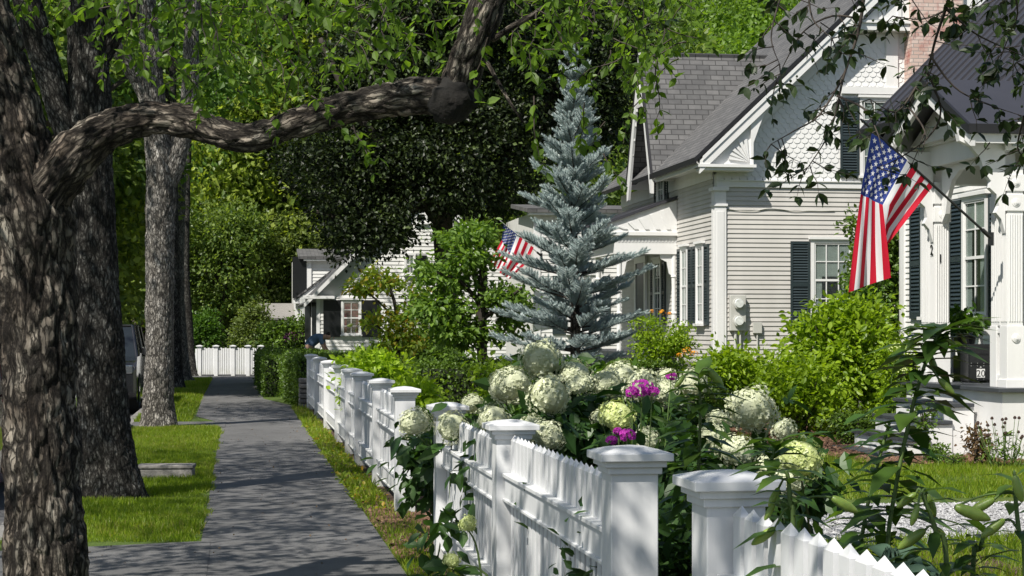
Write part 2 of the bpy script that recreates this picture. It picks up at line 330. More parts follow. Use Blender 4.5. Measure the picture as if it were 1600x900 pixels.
M['leaf_lily'] = leafmat('lily_leaf', (.03, .075, .014), (.075, .135, .025), .35, .35)
M['leaf_hosta'] = leafmat('hosta_leaf', (.06, .11, .075), (.09, .15, .10), .2)
M['leaf_gold'] = leafmat('yellowing_leaf', (.15, .23, .025), (.24, .32, .035), .45, c3=(.42, .26, .04))
M['leaf_dogwood'] = leafmat('dogwood_leaf', (.065, .13, .022), (.14, .23, .035), .42)
M['leaf_lime'] = leafmat('lime_leaf', (.15, .25, .012), (.28, .40, .025), .45)
M['leaf_dry'] = leafmat('dry_leaf', (.09, .05, .03), (.14, .09, .04), .2)
M['needle'] = leafmat('blue_spruce_needle', (.30, .37, .36), (.48, .55, .54), .1, .5, trc=(1, 1.1, 1.1))
M['blade'] = leafmat('grass_blade', (.10, .17, .010), (.21, .29, .018), .45, .5, c3=(.26, .25, .07))
_t = M['blade'].node_tree; _r = [n for n in _t.nodes if n.type == 'VALTORGB'][0]; _f = noisetex(_t, coord(_t), .8, 5, .7); _g = [n for n in _t.nodes if n.type == 'NEW_GEOMETRY'][0]
_a = nd(_t, "ShaderNodeMath", operation='MULTIPLY_ADD'); _t.links.new(_f, _a.inputs[0]); _a.inputs[1].default_value = 1.3; _a.inputs[2].default_value = -.65
_b = nd(_t, "ShaderNodeMath", operation='ADD'); _t.links.new(_a.outputs[0], _b.inputs[0]); _t.links.new(_g.outputs['Random Per Island'], _b.inputs[1]); _t.links.new(_b.outputs[0], _r.inputs[0])
M['petal'] = leafmat('cream_petal', (.44, .47, .29), (.62, .65, .46), .2, .6, trc=(1, 1, .85), c3=(.74, .75, .60))
M['petal_green'] = leafmat('greenish_petal', (.44, .52, .16), (.62, .68, .30), .2, .6, trc=(1, 1, .7), c3=(.75, .8, .5))
M['phlox'] = leafmat('magenta_petal', (.36, .02, .30), (.55, .05, .46), .3, .6, trc=(1.2, .8, 1.2))
M['phlox_w'] = leafmat('pale_petal', (.8, .75, .8), (.85, .8, .85), .3, .6, trc=(1, 1, 1))
M['orange'] = leafmat('orange_petal', (.75, .25, .01), (.85, .42, .02), .3, .6, trc=(1.1, 1, .5))
M['seed'] = plain('dark_seedhead', (.035, .018, .012), .9)
def budmat():
    m, nt, b = newmat('lily_bud'); v = coord(nt, (1, 1, 1), 'pc'); f = noisetex(nt, v, 9, 3)
    nt.links.new(ramp(nt, f, [(.35, (.12, .20, .03)), (.6, (.30, .40, .08)), (.8, (.40, .42, .14))]), b.inputs['Base Color']); b.inputs['Roughness'].default_value = .4; b.inputs['Subsurface Weight'].default_value = .1; return m
M['bud'] = budmat()
M['f_red'] = leafmat('flag_red', (.52, .012, .035), (.52, .012, .035), .35, .7, c3=(.52, .012, .035), trc=(1.3, 1, 1), spec=.2)
M['f_white'] = leafmat('flag_white', (.74, .74, .76), (.74, .74, .76), .3, .7, c3=(.74, .74, .76), trc=(1, 1, 1), spec=.2)
M['f_blue'] = leafmat('flag_blue', (.03, .055, .24), (.03, .055, .24), .35, .7, c3=(.03, .055, .24), trc=(1.2, 1.2, 1.4), spec=.2)

# ================================================================== GROUND
def sheet(name, pts, z, mat, kind='structure', thick=.0, label=None, cat=None):
    mb = MB(); P = [W(t, s, z) for t, s in pts]
    if thick:
        n = len(P); Q = [p-Vector((0, 0, thick)) for p in P]
        mb.add(P+Q, [tuple(range(n)), tuple(range(2*n-1, n-1, -1))]+[(i, (i+1) % n, n+(i+1) % n, n+i) for i in range(n)])
    else: mb.add(P, [tuple(range(len(P)))])
    return meta(mb.build(name, mat), label, cat, None, kind)
sheet('ground', [(-400, -200), (400, -200), (400, 600), (-400, 600)], -.30, M['turf'])
sheet('lawn', [(-1.75, -60), (90, -60), (90, 90), (-1.75, 90)], 0, M['turf'], thick=.2)
sheet('lawn_across_street', [(-90, -60), (-9.6, -60), (-9.6, 90), (-90, 90)], 0, M['turf'], thick=.2)
sheet('road', [(-9.5, -60), (-1.85, -60), (-1.85, 120), (-9.5, 120)], -.13, M['road'])
sheet('kerb', [(-1.9, -20), (-1.75, -20), (-1.75, 90), (-1.9, 90)], .012, M['granite'], thick=.3)
sl_ = [(-.25, -12), (1.08, -12), (1.08, 37.5), (.58, 41), (.48, 56), (2.2, 61), (2.2, 64), (-4, 64), (-4, 61.5), (-.9, 59), (-.75, 33), (-.27, 30.6), (-.27, 13.5)]
sheet('sidewalk', sl_, .006, M['asphalt'])
sheet('driveway_apron', [(-1.75, 10.2), (-.2, 10.2), (-.2, 13.6), (-1.75, 13.2)], .010, M['asphalt'])
sheet('cross_walk_slab', [(-1.75, 29.2), (-.2, 29.2), (-.2, 31.0), (-1.75, 31.0)], .012, M['asphalt'])
sheet('gravel_drive', [(1.1, 12.6), (30, 12.9), (30, 16.0), (1.1, 15.4)], .008, M['gravel'])
sheet('garden_bed', [(1.15, 1.0), (4.4, 1.0), (5.2, 12.3), (1.12, 12.4)], .010, M['soil'])
sheet('fence_bed', [(1.12, 15.6), (4.2, 15.8), (6.4, 24), (8.9, 24), (8.9, 36), (1.12, 36.5)], .010, M['soil'])
sheet('porch_bed', [(7.4, 19.8), (14, 19.8), (14, 24), (8.4, 24), (7.2, 23.2)], .014, M['soil'])
sheet('stone_path', [(6.0, 22.4), (7.9, 21.7), (8.1, 22.3), (6.1, 23.1)], .018, M['granite'])
# hill behind the village
mb = MB(); nx, ny = 60, 24; vs = []
for j in range(ny+1):
    for i in range(nx+1):
        X = -170+i*400/nx; Y = 92+j*170/ny; h = max(0, (Y-97))*.42
        vs.append((X, Y, -.25+h*(1+.2*noise.noise(Vector((X*.02, Y*.02, 0))))))
mb.add(vs, [(j*(nx+1)+i, j*(nx+1)+i+1, (j+1)*(nx+1)+i+1, (j+1)*(nx+1)+i) for j in range(ny) for i in range(nx)])
meta(mb.build('hill', M['forest'], smooth=True), None, None, None, 'structure')
rng = np.random.default_rng(5)
bl = []
for i in range(260):
    Y = rng.uniform(95, 165); X = (rng.uniform(-150, 1750)-800)/FPX*Y; z = max(0, Y-97)*.42
    r = rng.uniform(2.6, 4.2); bl += [(X, Y, z+4.5, r, r, 3.4), (X+rng.uniform(-1, 1), Y, z+8.3, r*.7, r*.7, 3.0)]
P, o_ = blobs_pts(rng, bl, 11000, 34, .8, .75)
V, F = leafmesh(rng, P, o_, .42)
meta(link('hillside_wood', mesh_np('hillside_wood', V, F), M['leaf_light']), 'sunlit green wood on the hillside above the roofs', 'forest', None, 'stuff')

def grass(name, poly_fn, t0, t1, s0, s1, dens, h, seed, label, wd=.16, base=.004):
    r = np.random.default_rng(seed); n = int((t1-t0)*(s1-s0)*dens)
    t = r.uniform(t0, t1, n); s = r.uniform(s0, s1, n); k = poly_fn(t, s, r); t, s = t[k], s[k]; n = len(t)
    P = np.stack([t*CT-s*ST, t*ST+s*CT, np.full(n, base)], -1); D = r.normal(size=(n, 3))*.45; D[:, 2] = 1
    N = r.normal(size=(n, 3)); N[:, 2] *= .3; N[:, 1] -= .8
    pat = np.array([noise.noise(Vector((a*1.2, b*1.2, seed))) for a, b in zip(t, s)])
    V, F = scatter(T_BLADE, P, D, N, h*(.5+.8*r.random(n))*(1+.7*pat), .16*np.ones(n)*wd/.16)
    return meta(link(name, mesh_np(name, V, F), M['blade']), label, 'grass', None, 'stuff')
edge = lambda t, s, r: (t < -.29+.025*np.sin(s*2.1)+.02*np.sin(s*5.3)+r.normal(size=len(t))*.02)
grass('verge_grass', lambda t, s, r: edge(t, s, r) & (s > 13.65+.04*np.sin(t*4)), -1.75, -.2, 13.5, 29.2, 4600, .055, 1, 'sunlit grass strip between the kerb and the sidewalk')
grass('far_verge_grass', lambda t, s, r: (t < -.8), -1.75, -.7, 31.0, 58, 900, .08, 2, 'far grass strip beyond the crossing walk', .22)
grass('lawn_grass', lambda t, s, r: np.ones(len(t), bool), 3.6, 12.5, 16.0, 20.0, 1500, .06, 3, 'mown grass between the gravel drive and the porch bed')
grass('front_lawn_grass', lambda t, s, r: r.random(len(t)) > .15, 4.2, 9, 8.0, 12.9, 1500, .075, 4, 'grass in front of the gravel drive')
grass('shrub_lawn_grass', lambda t, s, r: np.ones(len(t), bool), 4.6, 7.4, 20.0, 26.0, 1100, .06, 6, 'lit lawn patch beside the shrubs')
grass('fence_foot_grass', lambda t, s, r: r.random(len(t)) > .35+.3*np.sin(s*3), 1.08, 1.45, 8.0, 15.6, 2200, .07, 7, 'weedy grass along the foot of the fence')
grass('sidewalk_edge_weeds', lambda t, s, r: r.random(len(t)) > .5, 1.06, 1.36, 15.6, 36, 900, .09, 8, 'weeds between sidewalk and white fence')
# fallen and creeping leaves along the fence
r = np.random.default_rng(9); n = 1500; s = r.uniform(15.5, 30, n); t = 1.04+.33*r.random(n)
P = np.stack([t*CT-s*ST, t*ST+s*CT, .015+.03*r.random(n)], -1); o_ = r.normal(size=(n, 3)); o_[:, 2] *= .2
meta(leaf_obj('leaf_litter', r, P, o_, .05, M['leaf_gold'], None, up=1.2, droop=0), 'yellow and brown fallen leaves at the fence foot', 'leaves', None, 'stuff')
r = np.random.default_rng(10); n = 900; s = r.uniform(9, 60, n); t = r.uniform(-2.2, 1.2, n)
P = np.stack([t*CT-s*ST, t*ST+s*CT, .014+.01*r.random(n)], -1); o_ = r.normal(size=(n, 3)); o_[:, 2] *= .1
meta(leaf_obj('sidewalk_litter', r, P, o_, .022, M['leaf_dry'], None, up=1.5, droop=0), 'tiny dry leaves scattered on the walk', 'leaves', None, 'stuff')
# stones of the gravel, mulch chips
T_PEB = (np.array([(-.5, -.4, 0), (.5, -.4, 0), (.4, .5, 0), (-.4, .4, 0), (0, 0, .45)]), np.array([(0, 1, 4), (1, 2, 4), (2, 3, 4), (3, 0, 4)]))
def chips(name, t0, t1, s0, s1, n, size, mat, seed, label, cat):
    r = np.random.default_rng(seed); t = r.uniform(t0, t1, n); s = r.uniform(s0, s1, n)
    P = np.stack([t*CT-s*ST, t*ST+s*CT, np.full(n, .014)], -1); D = r.normal(size=(n, 3)); D[:, 2] *= .2; N = r.normal(size=(n, 3))*.3; N[:, 2] += 1
    V, F = scatter(T_PEB, P, D, N, size*(.5+r.random(n)), .5+.8*r.random(n))
    meta(link(name, mesh_np(name, V, F), mat), label, cat, None, 'stuff')
M['pebble'] = leafmat('pebble', (.20, .20, .20), (.38, .38, .39), 0, .9, c3=(.5, .5, .5)); M['chip'] = leafmat('bark_chip', (.05, .025, .015), (.14, .075, .045), 0, .9, c3=(.2, .12, .08))
chips('gravel_stones', 1.6, 9, 12.9, 15.5, 30000, .022, M['pebble'], 1, 'pale loose stones on the drive', 'gravel')
chips('porch_mulch', 7.3, 11.5, 19.9, 22.6, 9000, .05, M['chip'], 2, 'brown bark mulch at the foot of the porch steps', 'mulch')
chips('shrub_mulch', 5.6, 9, 22.5, 27.5, 9000, .06, M['chip'], 3, 'brown bark mulch under the bright shrubs', 'mulch')
chips('fence_mulch', 1.1, 2.2, 12.2, 16.4, 4000, .04, M['chip'], 4, 'brown mulch between the two fence ends', 'mulch')

# ================================================================== FENCES (local x = t, y = s)
FB = W(0, 0)
def capmesh(mb, t, s, z, sz=.085, k=1.0):
    a = sz*k
    for (e, z0, z1) in ((a+.012, z-.055, z-.030), (a+.026, z-.030, z-.008), (a+.046, z-.008, z+.020)):
        mb.box(t-e, t+e, s-e, s+e, z0, z1)
    e = a+.040; f = a-.02; z0, z1 = z+.020, z+.036
    q = [(t+x*e, s+y*e, z0) for x, y in ((-1, -1), (1, -1), (1, 1), (-1, 1))]+[(t+x*f, s+y*f, z1) for x, y in ((-1, -1), (1, -1), (1, 1), (-1, 1))]+[(t, s, z+.044)]
    mb.add(q, [(0, 1, 5, 4), (1, 2, 6, 5), (2, 3, 7, 6), (3, 0, 4, 7), (4, 5, 8), (5, 6, 8), (6, 7, 8), (7, 4, 8)])
def post(root, t, s, z0, ztop, a=.085):
    mb = MB(); mb.box(t-a, t+a, s-a, s+a, z0, ztop-.03)
    p = mb.build('post', M['fence'], root, bevel=.004)
    mb = MB(); capmesh(mb, t, s, ztop-.045, a); mb.build('post_cap', M['fence'], p, bevel=.003)
    return p
def panel(root, t, s0, s1, z0, z1, pitch=.108, name='picket_panel'):
    mb = MB(); n = max(2, int((s1-s0)/pitch)); p = (s1-s0)/n; a = .027
    for i in range(n):
        s = s0+(i+.5)*p; b_ = .037; a = .015; mb.box(t-a, t+a, s-b_, s+b_, z0+.05, z1-.03)
        q = [(t-a, s-b_, z1-.03), (t+a, s-b_, z1-.03), (t+a, s+b_, z1-.03), (t-a, s+b_, z1-.03), (t, s, z1)]
        mb.add(q, [(0, 1, 4), (1, 2, 4), (2, 3, 4), (3, 0, 4)])
    o = mb.build(name, M['fence'], root)
    zr = z1-.27
    for zz, hh in ((zr, .11), (z0+.16, .13)):
        mb = MB(); mb.box(t-.045, t+.045, s0, s1, zz-hh/2, zz+hh/2); mb.box(t-.058, t+.058, s0, s1, zz+hh/2, zz+hh/2+.02)
        mb.box(t-.056, t+.056, s0, s1, zz-hh/2-.012, zz-hh/2+.003)
        mb.build('rail', M['fence'], root, bevel=.003)
def fence(label, t, S, z0, ztop, group, name='picket_fence', pitch=.108, gates=()):
    root = thing(name, label, 'fence', W(t, S[0], 0), TH, group)
    Ls = [s-S[0] for s in S]
    for i, s in enumerate(Ls): post(root, 0, s, -.05, (ztop[i] if isinstance(ztop, (list, tuple)) else ztop))
    for i in range(len(Ls)-1):
        zt = (ztop[i]+ztop[i+1])/2 if isinstance(ztop, (list, tuple)) else ztop
        panel(root, 0, Ls[i]+.088, Ls[i+1]-.088, z0, zt-.10, pitch, 'gate' if i in gates else 'picket_panel')
    return root
G = 'white picket fences along the sidewalk'
fence('white picket fence nearest the camera at lower right, behind it the lilies', 1.38, [1.9, 4.95], .05, [1.22, 1.2], G)
fence('white picket fence overhung by cream hydrangea blooms', 1.385, [6.27, 9.1, 11.9], .05, [1.185, 1.135, 1.11], G)
fence('long white fence of many posts running up to the clipped hedge', 1.43, [15.5, 18.1, 20.9, 22.8, 25.2, 28.5, 31.9, 35.5], .05, 1.1, G, pitch=.12, gates=(2,))
# fence across the far end of the walk
root = thing('board_fence', 'white fence closing the far end of the sidewalk', 'fence', at(312, 588, 60), 0); root.location.z = 0
xs = [0, .55, 1.12, 1.62, 2.05]
for x in xs:
    mb = MB(); mb.box(x-.06, x+.06, -.06, .06, -.05, 1.02); p = mb.build('post', M['fence'], root); mb = MB(); capmesh(mb, x, 0, 1.0, .06); mb.build('post_cap', M['fence'], p)
for a, b in zip(xs[:-1], xs[1:]):
    mb = MB(); n = int((b-a)/.09)
    for i in range(n):
        x = a+.06+(i+.5)*(b-a-.12)/n; mb.box(x-.03, x+.03, -.02, .02, .06, .93+.02*(i % 2))
    mb.build('picket_panel', M['fence'], root)
    for z in (.25, .8):
        mb = MB(); mb.box(a+.06, b-.06, .02, .05, z-.04, z+.04); mb.build('rail', M['fence'], root)
root = thing('board_fence', 'low white fence end at left, behind the far tree trunks', 'fence', at(296, 588, 66), 0); root.location.z = 0
mb = MB(); [mb.box(x*.11, x*.11+.07, -.02, .02, .05, .85) for x in range(-16, 5)]; mb.build('picket_panel', M['fence'], root)
mb = MB(); mb.box(-1.8, .5, .02, .05, .6, .7); mb.box(-1.8, .5, .02, .05, .2, .3); mb.build('rail', M['fence'], root)
root = thing('balustrade', 'low white balustrade behind the hedge beside the gardener', 'balustrade', at(404, 0, 55), 0); root.location.z = 0
mb = MB(); mb.box(0, 1.0, -.05, .05, .62, .70); mb.box(0, 1.0, -.04, .04, .15, .21); mb.build('rail', M['fence'], root)
mb = MB(); [mb.box(.08+i*.11, .13+i*.11, -.025, .025, .21, .62) for i in range(8)]; mb.build('baluster_row', M['fence'], root)
mb = MB(); mb.box(1.0, 1.14, -.07, .07, 0, .74); mb.box(.98, 1.16, -.09, .09, .74, .78); mb.build('post', M['fence'], root)

# ================================================================== HOUSES: shared builders
def roofslab(root, pts, U, Vv, mat, thick=.10, name='roof'):
    """pts: planar polygon on top; U, Vv: unit directions for the shingle courses"""
    mb = MB(); P = [Vector(p) for p in pts]; n = len(P); nn = (P[1]-P[0]).cross(P[2]-P[0]).normalized()
    if nn.z < 0: nn = -nn
    Q = [p-nn*thick for p in P]; U = Vector(U).normalized(); Vv = Vector(Vv).normalized()
    at_ = [(p.dot(U), p.dot(Vv), 0) for p in P]+[(p.dot(U), p.dot(Vv), 0) for p in Q]
    mb.add(P+Q, [tuple(range(n)), tuple(range(2*n-1, n-1, -1))]+[(i, (i+1) % n, n+(i+1) % n, n+i) for i in range(n)], at_)
    return mb.build(name, mat, root)
def clap(mb, m, lo, hi, v0, v1, e=.1, out=.02, w0=0):
    n = int(round((v1-v0)/e)); e = (v1-v0)/n
    for i in range(n):
        b = v0+i*e; t = b+e; a0, a1 = lo(b), hi(b); c0, c1 = lo(t), hi(t)
        if a1-a0 < .05: continue
        if c1 < c0: c0 = c1 = (a0+a1)/2
        vs = [m(a0, b, w0+out), m(a1, b, w0+out), m(c1, t, w0+.002), m(c0, t, w0+.002), m(a0, b, w0), m(a1, b, w0)]
        mb.add(vs, [(0, 1, 2, 3), (4, 5, 1, 0)])
def shutter(root, m, u0, u1, v0, v1, w=.02, mat='shutter', e=.055):
    mb = MB(); f = .045; w1 = w+.035
    for a in ((u0, u0+f, v0, v1), (u1-f, u1, v0, v1), (u0+f, u1-f, v0, v0+.09), (u0+f, u1-f, v1-.06, v1), (u0+f, u1-f, (v0+v1)/2-.04, (v0+v1)/2+.04)): mb.box(*a, w, w1, m)
    v = v0+.1
    while v < v1-.08:
        if abs(v-(v0+v1)/2) > .05:
            vs = [m(u0+f, v, w1-.004), m(u1-f, v, w1-.004), m(u1-f, v+e*.75, w+.006), m(u0+f, v+e*.75, w+.006)]
            vs += [m(u0+f, v-.006, w1-.004), m(u1-f, v-.006, w1-.004), m(u1-f, v+e*.75-.006, w+.006), m(u0+f, v+e*.75-.006, w+.006)]
            mb.add(vs, [(0, 1, 2, 3), (4, 5, 6, 7), (0, 1, 5, 4)])
        v += e
    mb.box(u0+f, u1-f, v0+.09, v1-.06, w, w+.005, m)
    return mb.build('shutter', M[mat], root)
def window(root, m, u0, u1, v0, v1, cols=3, rows=4, w=.02, cap=True, curtain='curtain', ct=.45, side=.22):
    """outer trim, double sash with muntins, glass, curtain and sill"""
    mb = MB(); f = .07
    mb.box(u0-f, u0, v0-.02, v1+f, w, w+.05, m); mb.box(u1, u1+f, v0-.02, v1+f, w, w+.05, m); mb.box(u0, u1, v1, v1+f, w, w+.05, m)
    if cap: mb.box(u0-f-.04, u1+f+.04, v1+f, v1+f+.05, w, w+.09, m); mb.box(u0-f-.01, u1+f+.01, v1+f-.03, v1+f, w+.05, w+.06, m)
    win = mb.build('window', M['white'], root)
    mb = MB(); mb.box(u0-f-.03, u1+f+.03, v0-.07, v0-.02, w, w+.10, m); mb.box(u0, u1, v0-.02, v0, w, w+.05, m); mb.build('sill', M['white'], win)
    mb = MB(); mb.box(u0, u1, v0, v1, w, w+.004, m); mb.build('interior', M['dark'], win)
    mb = MB()
    if ct: mb.box(u0+.01, u1-.01, v1-(v1-v0)*ct, v1, w+.006, w+.010, m)
    if side:
        for a, b in ((u0+.01, u0+(u1-u0)*side), (u1-(u1-u0)*side, u1-.01)): mb.box(a, b, v0+.02, v1-(v1-v0)*ct, w+.006, w+.010, m)
    if ct or side: mb.build('curtain', M[curtain], win)
    mb = MB(); mb.box(u0, u1, v0, v1, w+.014, w+.017, m); mb.build('pane', M['glass'], win)
    mb = MB(); vm = (v0+v1)/2; t = .03
    for a, b, c, d in ((u0, u0+t, v0, v1), (u1-t, u1, v0, v1), (u0+t, u1-t, v0, v0+t+.01), (u0+t, u1-t, v1-t, v1), (u0+t, u1-t, vm-.022, vm+.022)): mb.box(a, b, c, d, w+.018, w+.036, m)
    for i in range(1, cols): x = u0+(u1-u0)*i/cols; mb.box(x-.010, x+.010, v0+t+.01, vm-.022, w+.018, w+.030, m); mb.box(x-.010, x+.010, vm+.022, v1-t, w+.018, w+.030, m)
    for i in range(1, rows):
        if i*2 == rows: continue
        z = v0+(v1-v0)*i/rows; mb.box(u0+t, u1-t, z-.010, z+.010, w+.0185, w+.0295, m)
    mb.build('sash', M['white'], win); return win

# ================================================================== GREY GABLED HOUSE
gh = thing('clapboard_house', 'grey clapboard house with scalloped white gable and steep cross gable', 'house', (4.10, 36, 0), TH)
SL = .95; EZ = 4.97; PKX = 5.0
roofz = lambda x: EZ+SL*(min(x, 2*PKX-x)+.45)
mb = MB(); clap(mb, FR, lambda v: .2, lambda v: 9.8, .9, 4.45, .093, .02)
mb.box(0, 10, .3, .9, 0, 8.9, lambda a, b, c: (a, c+.02, b)); mb.build('wall', M['grey'], gh)
mb = MB(); clap(mb, ST_, lambda v: .2, lambda v: 8.9, .9, 4.9, .093, .02)
lo = lambda v: 4.58-max(0, (7.6-v))*.42; hi = lambda v: 4.58+max(0, (7.6-v))*.42
clap(mb, ST_, lambda v: max(3.4, lo(v)), lambda v: min(5.8, hi(v)), 4.9, 7.55, .093, .02); mb.build('wall', M['grey'], gh)
# solid behind
mb = MB(); mb.prism([(0.01, 0), (9.99, 0), (9.99, 4.7), (PKX, 9.4), (.01, 4.7)], -.02, -8.9, lambda a, b, c: (a, -c, b)); mb.build('body', M['white2'], gh)
# foundation
mb = MB(); mb.box(-.02, 9.8, -.035, -.021, 0, .9, lambda a, b, c: (a, b, c)); mb.box(-.03, -.01, 0, 8.9, 0, .9); mb.build('foundation', M['stone'], gh)
# scalloped gable
mb = MB(); rw = .098; k = 0; z = 4.56
while z < 9.2:
    xl = (z+rw*2-EZ)/SL-.45+.02; xl = max(xl, .0); xr = 10-xl; x = xl-(.08 if k % 2 else 0)
    x = math.floor(x/.16)*.16+(.08 if k % 2 else 0)
    while x < min(xr, 6.9):
        pts = [(x+.155, z+rw*2), (x+.005, z+rw*2)]+[(x+.08-.075*math.cos(math.pi*i/6), z+.055-.06*math.sin(math.pi*i/6)) for i in range(7)]
        vs = [FR(a, b, .004+.022*(z+rw*2-b)/(rw*2)+.0) for a, b in pts]; n = len(vs)
        vb = [FR(a, b, .001) for a, b in pts[2:]]
        if x > xl-.02 or (xl <= .02 and x > -.01): mb.add(vs+vb, [tuple(range(n))]+[(2+i, 3+i, n+i+1, n+i) for i in range(6)])
        x += .16
    z += rw; k += 1
mb.build('gable_shingles', M['white'], gh)
mb = MB(); mb.box(-.0, 10, 4.44, 4.56, .0, .05, FR); mb.box(0, 10, 4.56, 4.585, 0, .075, FR); mb.build('belt_board', M['white'], gh)
# corner pilaster
mb = MB(); mb.box(-.045, .20, -.05, .20, .5, 4.44); mb.box(-.07, .225, -.075, .225, 4.05, 4.10); mb.box(-.09, .245, -.095, .245, 4.36, 4.435); mb.box(-.065, .22, -.07, .22, .5, .85)
mb.box(-.055, -.045, .0, .15, 1.0, 3.95); mb.box(.0, .15, -.06, -.05, 1.0, 3.95); mb.build('corner_pilaster', M['white'], gh, bevel=.004)
# frieze + soffit on the street side
mb = MB(); mb.box(-.03, 0, .20, 8.9, 4.62, 4.9); mb.box(-.42, 0, -.3, 3.5, 4.88, 4.93); mb.box(-.47, -.40, -.3, 3.5, 4.80, 4.95); mb.build('frieze', M['white'], gh)
# main roof
sp = lambda x: EZ+SL*(x+.45)
e, p = -.52, PKX
roofslab(gh, [(e, -.45, sp(e)+.10), (p, -.45, sp(p)+.10), (p, 9, sp(p)+.10), (e, 9, sp(e)+.10)], (0, 1, 0), (1, 0, SL), M['shingle'])
roofslab(gh, [(10-e, -.45, sp(e)+.10), (p, -.45, sp(p)+.10), (p, 9, sp(p)+.10), (10-e, 9, sp(e)+.10)], (0, 1, 0), (-1, 0, SL), M['shingle'])
mb = MB(); d = .012
for sgn in (0, 1):
    X = (lambda x: 10-x) if sgn else (lambda x: x)
    mb.prism([(X(-.55), sp(-.55)+.02), (X(p), sp(p)+.02), (X(p), sp(p)+.12), (X(-.55), sp(-.55)+.12)], .455, .475, FR)
mb.box(-.56, -.525, -.47, 3.5, sp(-.52)-.03, sp(-.52)+.085); mb.build('roof_edge', M['blacktrim'], gh)
# rake boards
def rake(mb, a, b, w0, w1, off0, off1):
    for sgn in (0, 1):
        X = (lambda x: 10-x) if sgn else (lambda x: x)
        mb.prism([(X(a), sp(a)+off0), (X(b), sp(b)+off0), (X(b), sp(b)+off1), (X(a), sp(a)+off1)], w0, w1, FR)
mb = MB(); rake(mb, -.45, p, .36, .45, -.30, -.015); rake(mb, -.45, p, .0, .36, -.10, -.04); rake(mb, .2, p, .04, .10, -.58, -.10); rake(mb, -.40, p, .452, .475, -.10, -.01)
mb.build('rake_board', M['white'], gh)
# cornice return with fan panel
for mir in (0, 1):
    mb = MB(); X = (lambda x: 10-x) if mir else (lambda x: x)
    a, b = sorted((X(-.48), X(.70))); mb.box(a, b, 4.80, 4.86, 0, .47, FR); a, b = sorted((X(-.42), X(.66))); mb.box(a, b, 4.74, 4.80, 0, .42, FR)
    mb.prism([(X(-.3), 4.86), (X(.62), 4.86), (X(.66), 5.42), (X(.66), sp(.72)-.1), (X(.55), sp(.55)-.1)], .05, .34, FR)
    mb.prism([(X(.62), 4.86), (X(.66), 4.86), (X(.66), 5.3), (X(.78), 5.62), (X(1.05), sp(1.05)-.1), (X(.6), sp(.6)-.1)], .04, .40, FR)
    rt_ = mb.build('cornice_return', M['white'], gh); ret = rt_ if mir == 0 else ret
mb = MB(); c0 = (.58, 4.92)
for i in range(6):
    a = R(95+i*14); b = R(95+i*14+9); ra = .50-.055*i*.3; rb = ra-.02
    rr = .48 if i < 2 else .42; mb.prism([c0, (c0[0]+math.cos(a)*rr, c0[1]+math.sin(a)*rr*.95), (c0[0]+math.cos(b)*rr, c0[1]+math.sin(b)*rr*.95)], .34, .37+.01*(i % 2), FR)
mb.build('fan_ornament', M['white'], ret)
# apex panel
mb = MB(); mb.prism([(2.75, 7.62), (7.25, 7.62), (7.25, 7.76), (2.75, 7.76)], .05, .34, FR)
mb.prism([(2.95, 7.76), (7.05, 7.76), (5, sp(5)-.3)], .05, .28, FR); mb.box(2.65, 7.35, 7.76, 7.81, .05, .38, FR)
for i in range(9): mb.prism([(3.3+i*.4, 7.85), (3.38+i*.4, 7.85), (3.38+i*.4, min(sp(3.3+i*.4), sp(10-3.38-i*.4))-.5), (3.3+i*.4, min(sp(3.3+i*.4), sp(10-3.38-i*.4))-.5)], .28, .31, FR)
ap = mb.build('apex_panel', M['white'], gh)
mb = MB(); c = (2.78, 7.86)
for rr, w_ in ((.13, .49), (.09, .51), (.04, .53)): mb.prism([(c[0]+math.cos(t)*rr, c[1]+math.sin(t)*rr) for t in [i*math.pi/10 for i in range(20)]], .45, w_, FR)
mb.build('rosette', M['white'], ap)
mb = MB(); mb.box(3.55, 3.80, 6.4, 7.62, .02, .06, FR); mb.box(2.6, 3.9, 6.36, 6.50, .03, .10, FR); mb.build('gable_trim', M['white'], gh)
# windows of the gable wall
window(gh, FR, 2.03, 2.80, 1.82, 3.33, 3, 4); shutter(gh, FR, 1.54, 1.94, 1.62, 3.36); shutter(gh, FR, 2.90, 3.30, 1.62, 3.36)
window(gh, FR, 3.06, 3.78, 4.72, 6.22, 3, 4, w=.03); shutter(gh, FR, 2.58, 2.97, 4.66, 6.28, .04)
# side windows and shutters
for c in (1.10, 2.42):
    window(gh, ST_, c-.22, c+.22, 1.72, 3.28, 2, 4, side=0, ct=.95); shutter(gh, ST_, c-.64, c-.31, 1.66, 3.32); shutter(gh, ST_, c+.31, c+.64, 1.66, 3.32)
window(gh, ST_, 4.3, 4.86, 4.45, 5.6, 2, 4); shutter(gh, ST_, 3.93, 4.21, 4.45, 5.6); shutter(gh, ST_, 4.95, 5.23, 4.45, 5.6)
window(gh, ST_, 4.6, 5.2, 1.7, 3.1, 2, 4, ct=.2); shutter(gh, ST_, 4.2, 4.5, 1.7, 3.1); shutter(gh, ST_, 5.3, 5.6, 1.7, 3.1)
mb = MB(); mb.box(6.2, 7.1, 1.1, 3.15, .02, .05, ST_); dr = mb.build('door', M['shutter'], gh)
mb = MB(); mb.box(6.06, 6.2, 1.1, 3.3, .02, .07, ST_); mb.box(7.1, 7.24, 1.1, 3.3, .02, .07, ST_); mb.box(6.2, 7.1, 3.15, 3.3, .02, .07, ST_); mb.build('door_frame', M['white'], dr)
